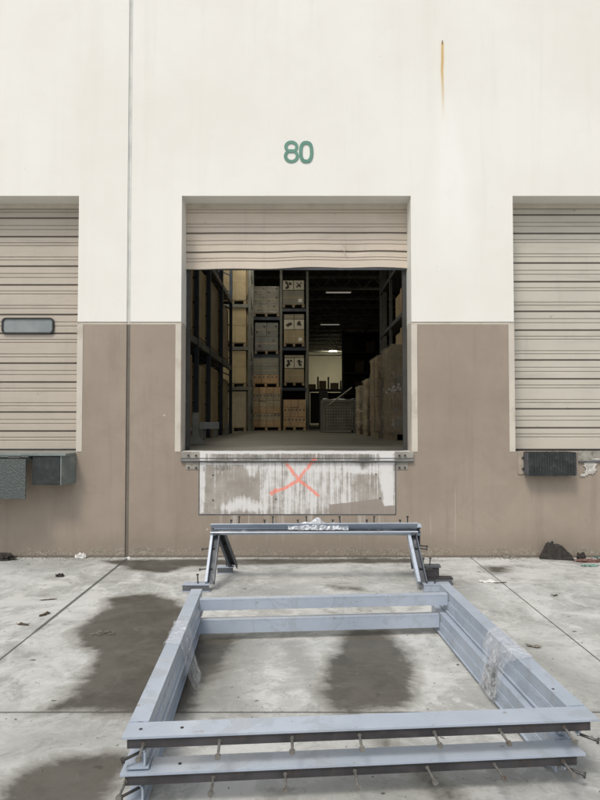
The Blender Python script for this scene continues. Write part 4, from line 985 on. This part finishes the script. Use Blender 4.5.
# ------------------------------------------------------------------ leaning frames standing on edge by the dock
def channel(mb, p0, p1, w, h, open_dir, t=.008, m_web=None, m_fl=None):
    """C channel along p0->p1: web of width w, flanges of depth h pointing to open_dir"""
    p0, p1, o = Vector(p0), Vector(p1), Vector(open_dir).normalized(); d = (p1 - p0).normalized(); s = d.cross(o).normalized(); o = s.cross(d).normalized()
    mb.bar(p0, p1, w, t, o, m_web)
    for k in (-1, 1):
        off = s * (k * (w / 2 - t / 2)) + o * (t / 2 + h / 2)
        mb.bar(p0 + off, p1 + off, t, h, o, m_fl or m_web)
ST = [at_z(209, 590), at_z(426, 590)]
def standing(label, yb, yt, zt, xl_t, xr_t, xl_b, xr_b, foot, front):
    t = thing('pit_frame', label, 'steel frame', ((xl_b + xr_b) / 2, yb, 0), 'leaning steel frames')
    cx_ = (xl_b + xr_b) / 2; R = lambda x, y, z: Vector((x - cx_, y - yb, z))
    lean = (R(0, yt, zt) - R(0, yb, 0)).normalized(); nrm = Vector((0, -lean.z, lean.y)).normalized()   # towards camera
    out = -nrm if not front else nrm
    # crossbar: web facing the yard, light flanges at its edges; slightly twisted so more flange shows at one end
    a, b = R(xl_t, yt, zt), R(xr_t, yt, zt)
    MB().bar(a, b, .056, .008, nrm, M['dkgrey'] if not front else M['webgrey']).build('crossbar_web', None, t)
    tw = .012 if front else -.012
    MB().bar(a + lean * .033 + nrm * (.034 - tw), b + lean * .033 + nrm * (.034 + tw), .009, .078, nrm + lean * .25, M['steel']).build('crossbar_flange', None, t)
    MB().bar(a - lean * .034 + nrm * .022, b - lean * (.030 if front else .05) + nrm * .030, .010 if front else .022, .050, nrm, M['steel']).build('crossbar_flange', None, t)
    for sx, xt, xb in ((-1, xl_t, xl_b), (1, xr_t, xr_b)):
        p0, p1 = R(xb, yb, .066), R(xt, yt, zt - .035)
        p0.x -= sx * .045; p1.x -= sx * .045
        o = Vector((sx, 0, 0))
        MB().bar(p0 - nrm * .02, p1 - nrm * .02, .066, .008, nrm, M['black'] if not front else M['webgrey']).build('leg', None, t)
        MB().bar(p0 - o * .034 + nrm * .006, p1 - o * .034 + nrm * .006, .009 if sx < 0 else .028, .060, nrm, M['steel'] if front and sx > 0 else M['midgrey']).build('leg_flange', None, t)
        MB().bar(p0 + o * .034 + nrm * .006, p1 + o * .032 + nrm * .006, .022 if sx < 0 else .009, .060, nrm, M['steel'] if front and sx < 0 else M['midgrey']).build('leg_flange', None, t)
        # foot: short channel turned outwards
        x0, x1 = (p0.x, p0.x + sx * foot); 
        fz = .0
        MB().box(min(x0, x1), max(x0, x1), -.05, .055, .058, .066, bev=.001).build('foot_flange', M['steel'], t)
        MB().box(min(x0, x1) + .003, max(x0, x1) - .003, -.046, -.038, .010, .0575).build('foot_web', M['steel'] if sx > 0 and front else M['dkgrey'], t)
        MB().box(min(x0, x1), max(x0, x1), -.05, .055, .002, .0095, bev=.001).build('foot_flange', M['steel'], t)
        stud((x0 + sx * foot * .45, .0, .066), (sx * .05, 0, 1), .07, mat=M['studk'], parent=t, r=.006, hr=.012)
        for fr in ((.30, .72) if front else (.6,)):
            q = p0 + (p1 - p0) * fr; stud(q, (sx, 0, -.12), .105, mat=M['studk'], parent=t, r=.006, hr=.012)
    xs_ = [xl_t + .18 + k * .318 for k in range(6)]
    for k, x in enumerate(xs_):
        if x > xr_t - .05: continue
        p = R(x + (0 if front else .045), yt, zt) + lean * .038; stud(p, Vector((random.uniform(-.12, .12), random.uniform(-.06, .06), 1)), .06, mat=M['studk'], parent=t, r=.006, hr=.012)
    return t
standing('leaning grey steel frame, nearer of the propped pair by the dock', -1.40, -1.10, .475, -.83, 1.09, -.84, 1.13, .24, True)
standing('leaning dark steel frame, farther of the propped pair by the dock', -.72, -1.015, .50, -.80, 1.14, -.70, 1.19, .16, False)
# loose dark offcuts behind the right foot
t = thing('steel_offcut', 'dark steel channel offcut lying behind the right foot of the leaning frames', 'offcut', (1.24, -1.16, 0))
MB().box(-.12, .15, -.06, .06, 0, .05, bev=.004).build('web', M['dkgrey'], t); MB().box(-.08, .16, -.05, .045, .0505, .065).build('flange', M['black'], t)
t2 = thing('steel_offcut', 'small dark offcut with upright stud on top of the channel offcut', 'offcut', (1.21, -1.14, .066)); MB().box(-.06, .07, -.035, .035, 0, .085, bev=.004).build('block', M['black'], t2); MB().box(-.055, .085, -.045, .045, .0855, .105, bev=.003).build('cap', M['dkgrey'], t2)
stud((-.01, 0, .105), (.1, 0, 1), .055, mat=M['studk'], parent=t2)

def crumple(name, label, cat, cx, cy, z0, rx, ry, rz_, mat, seed=1, n=3, amp=.35, group=None):
    random.seed(seed); b = bmesh.new(); bmesh.ops.create_icosphere(b, subdivisions=n, radius=1)
    for v in b.verts:
        k = 1 + random.uniform(-amp, amp); v.co = Vector((v.co.x * rx * k, v.co.y * ry * k, max(0, v.co.z + .35) * rz_ * k))
    me = bpy.data.meshes.new(name); b.to_mesh(me); b.free(); me.materials.append(mat)
    o = bpy.data.objects.new(name, me); COL.objects.link(o); o.location = (cx, cy, z0); return tag(o, label, cat, group)
# white crumpled film on the crossbar
random.seed(11)
pm = MB()
def peak(u, v):
    x = (u - .5) * .56; r = abs(x); h = .085 * math.exp(-(x / .055) ** 2) + .035 * math.exp(-((x + .12) / .06) ** 2) + .03 * math.exp(-((x - .14) / .05) ** 2)
    a = (v - .5) * 2
    return (x + random.uniform(-.004, .004), a * .060 + random.uniform(-.004, .004), .004 + h * (1 - abs(a)) ** .8 + random.uniform(0, .008) - .03 * max(0, abs(a) - .8) * 5)
pm.grid(34, 14, peak); o = pm.build('plastic_film', M['filmw']); o.location = (at_y(318, 529, -1.1).x, -1.09, .515); tag(o, 'white crumpled film heaped on the leaning crossbar', 'plastic film')

# ------------------------------------------------------------------ litter and small things
ck = thing('wheel_chock', 'black pitted rubber wheel chock by the wall under the right door', 'wheel chock', tuple(at_z(561, 560.5) + Vector((0, .12, 0))), rz=math.radians(-14))
def chock(p, q, t): return (p, t, q)
mb = MB(); mb.prism([(-.185, 0), (.17, 0), (.165, .02), (.07, .125), (.02, .15), (-.05, .155), (-.085, .17), (-.11, .15)], chock, -.10, .10)
bmesh.ops.subdivide_edges(mb.b, edges=mb.b.edges[:], cuts=4, use_grid_fill=True)
for v in mb.b.verts: v.co += Vector((random.uniform(-.004, .004), random.uniform(-.004, .004), random.uniform(-.004, .004) if v.co.z > .01 else 0))
mb.build('wedge', M['gravelb'], ck)
MB().tube((-.06, 0, .155), (-.035, 0, .18), .012, 8).build('rope_eye', M['rubber'], ck)

def scrap(name, label, cat, x, y, w, d, h, mat, rz=0, seed=0, group=None):
    random.seed(seed * 7 + 1); p = at_z(x, y); n = 7
    o = MB().grid(n, n, lambda u, v: ((u - .5) * w * (1 + .2 * math.sin(7 * v + seed)), (v - .5) * d * (1 + .25 * math.sin(5 * u + seed)), .003 + h * random.uniform(.0, 1) * (.3 + abs(u - .5)))).build(name, mat)
    s_ = o.modifiers.new('solid', 'SOLIDIFY'); s_.thickness = .0012
    o.location = p; o.rotation_euler = (0, 0, rz); return tag(o, label, cat, group)
crumple('paper_wad', 'crumpled white paper wad at the wall foot left of the wall joint', 'litter', *at_z(81, 558).xy, 0, .055, .035, .035, M['paper'], 4)
crumple('paper_wad', 'tiny white paper wad at the foot of the vertical wall joint', 'litter', *at_z(129, 559).xy, 0, .02, .016, .015, M['paper'], 5)
scrap('paper_scrap', 'torn white paper scrap beside the right floor joint', 'litter', 487, 582, .13, .075, .015, M['paper'], .2, 3)
scrap('paper_scrap', 'small pale curled scrap on the ground right of the frames', 'litter', 533, 647, .09, .03, .02, M['grit'], -.4, 4)
crumple('dirt_clod', 'small black clod on the ground left of the left floor joint', 'clod', *at_z(60, 576.5).xy, 0, .04, .028, .02, M['gravelb'], 6)
crumple('dirt_clod', 'black debris heap at the wall foot on the far left', 'clod', *at_z(3, 560).xy, 0, .13, .05, .05, M['gravelb'], 7)
scrap('dry_leaf', 'thin dry leaf lying near the left floor joint', 'leaf', 48, 600, .12, .02, .008, M['leaf'], .3, 5)
scrap('dry_leaf', 'curled dry leaf touching the left floor joint', 'leaf', 45, 615, .03, .09, .02, M['leaf'], -.4, 6)
scrap('dry_leaf', 'curled grey leaf left of the left floor joint', 'leaf', 24, 625, .085, .03, .012, M['leaf'], -.3, 7)
scrap('dry_leaf', 'small dry leaf right of the right floor joint', 'leaf', 555, 596, .05, .03, .015, M['leaf'], .3, 8)
scrap('dry_leaf', 'dry leaf by the wall between the two floor joints', 'leaf', 500, 583, .11, .02, .008, M['leaf'], .1, 9)
# bent wire on the damp patch
wr = MB(); pr = None; random.seed(5)
for k in range(16):
    a_ = k * .95; q = at_z(104, 634) + Vector((.055 * math.cos(a_) + k * .006 - .05, .035 * math.sin(a_ * 1.3), .006 + .006 * (k % 3)))
    if pr is not None: wr.tube(pr, q, .0028, 5)
    pr = q
tag(wr.build('bent_wire', M['grit']), 'tangle of thin pale wire on the damp patch', 'wire')
# coloured scraps at the right edge
scrap('plastic_scrap', 'flat teal plastic scrap near the wall at the right edge', 'litter', 590, 566, .17, .07, .02, M['teal'], .05, 11)
scrap('plastic_scrap', 'small teal scrap against the wall at the right edge', 'litter', 600, 560, .10, .07, .06, M['teal'], .3, 12)
crumple('rag', 'faded red brown rag right of the wheel chock', 'litter', *at_z(590, 562).xy, 0, .15, .045, .025, M['red'], 13)
crumple('rag', 'dark brown clump between wheel chock and red rag', 'litter', *at_z(581, 559.5).xy, 0, .05, .04, .05, M['gravelb'], 14)
for k_, (x, y) in enumerate(((512, 555.5), (518, 555), (506, 556))):
    crumple('stone', ('grey stone at the wall foot left of the wheel chock, middle of three', 'grey stone at the wall foot nearest the wheel chock', 'grey stone at the wall foot farthest left of the wheel chock')[k_], 'stone', *at_z(x, y + 2).xy, 0, .03, .025, .025, M['grit'], 20 + k_, 2)

# fine grit gathered along the wall foot and strewn over the slab (nobody could count it)
random.seed(21); gb = MB()
def pebble(x, y, r):
    rr_ = bmesh.ops.create_icosphere(gb.b, subdivisions=1, radius=r)
    for v in rr_['verts']: v.co = Vector((x + v.co.x * random.uniform(.7, 1.5), y + v.co.y * random.uniform(.7, 1.3), max(0, v.co.z * .7 + r * .25)))
cl = [(random.uniform(-4, 4), random.uniform(.06, .5)) for _ in range(26)]
for _ in range(900):
    c_ = random.choice(cl); x = random.gauss(c_[0], c_[1]); y = -.012 - abs(random.gauss(0, .035)) - (abs(random.gauss(0, .12)) if random.random() < .2 else 0); pebble(x, y, random.uniform(.002, .007))
for _ in range(700):
    pebble(random.uniform(-4, 4), -5.3 + 5.2 * random.random() ** .8, random.uniform(.0015, .005))
tag(gb.build('grit', M['grit']), 'fine grey grit along the wall foot and over the slab', 'grit', kind='stuff')
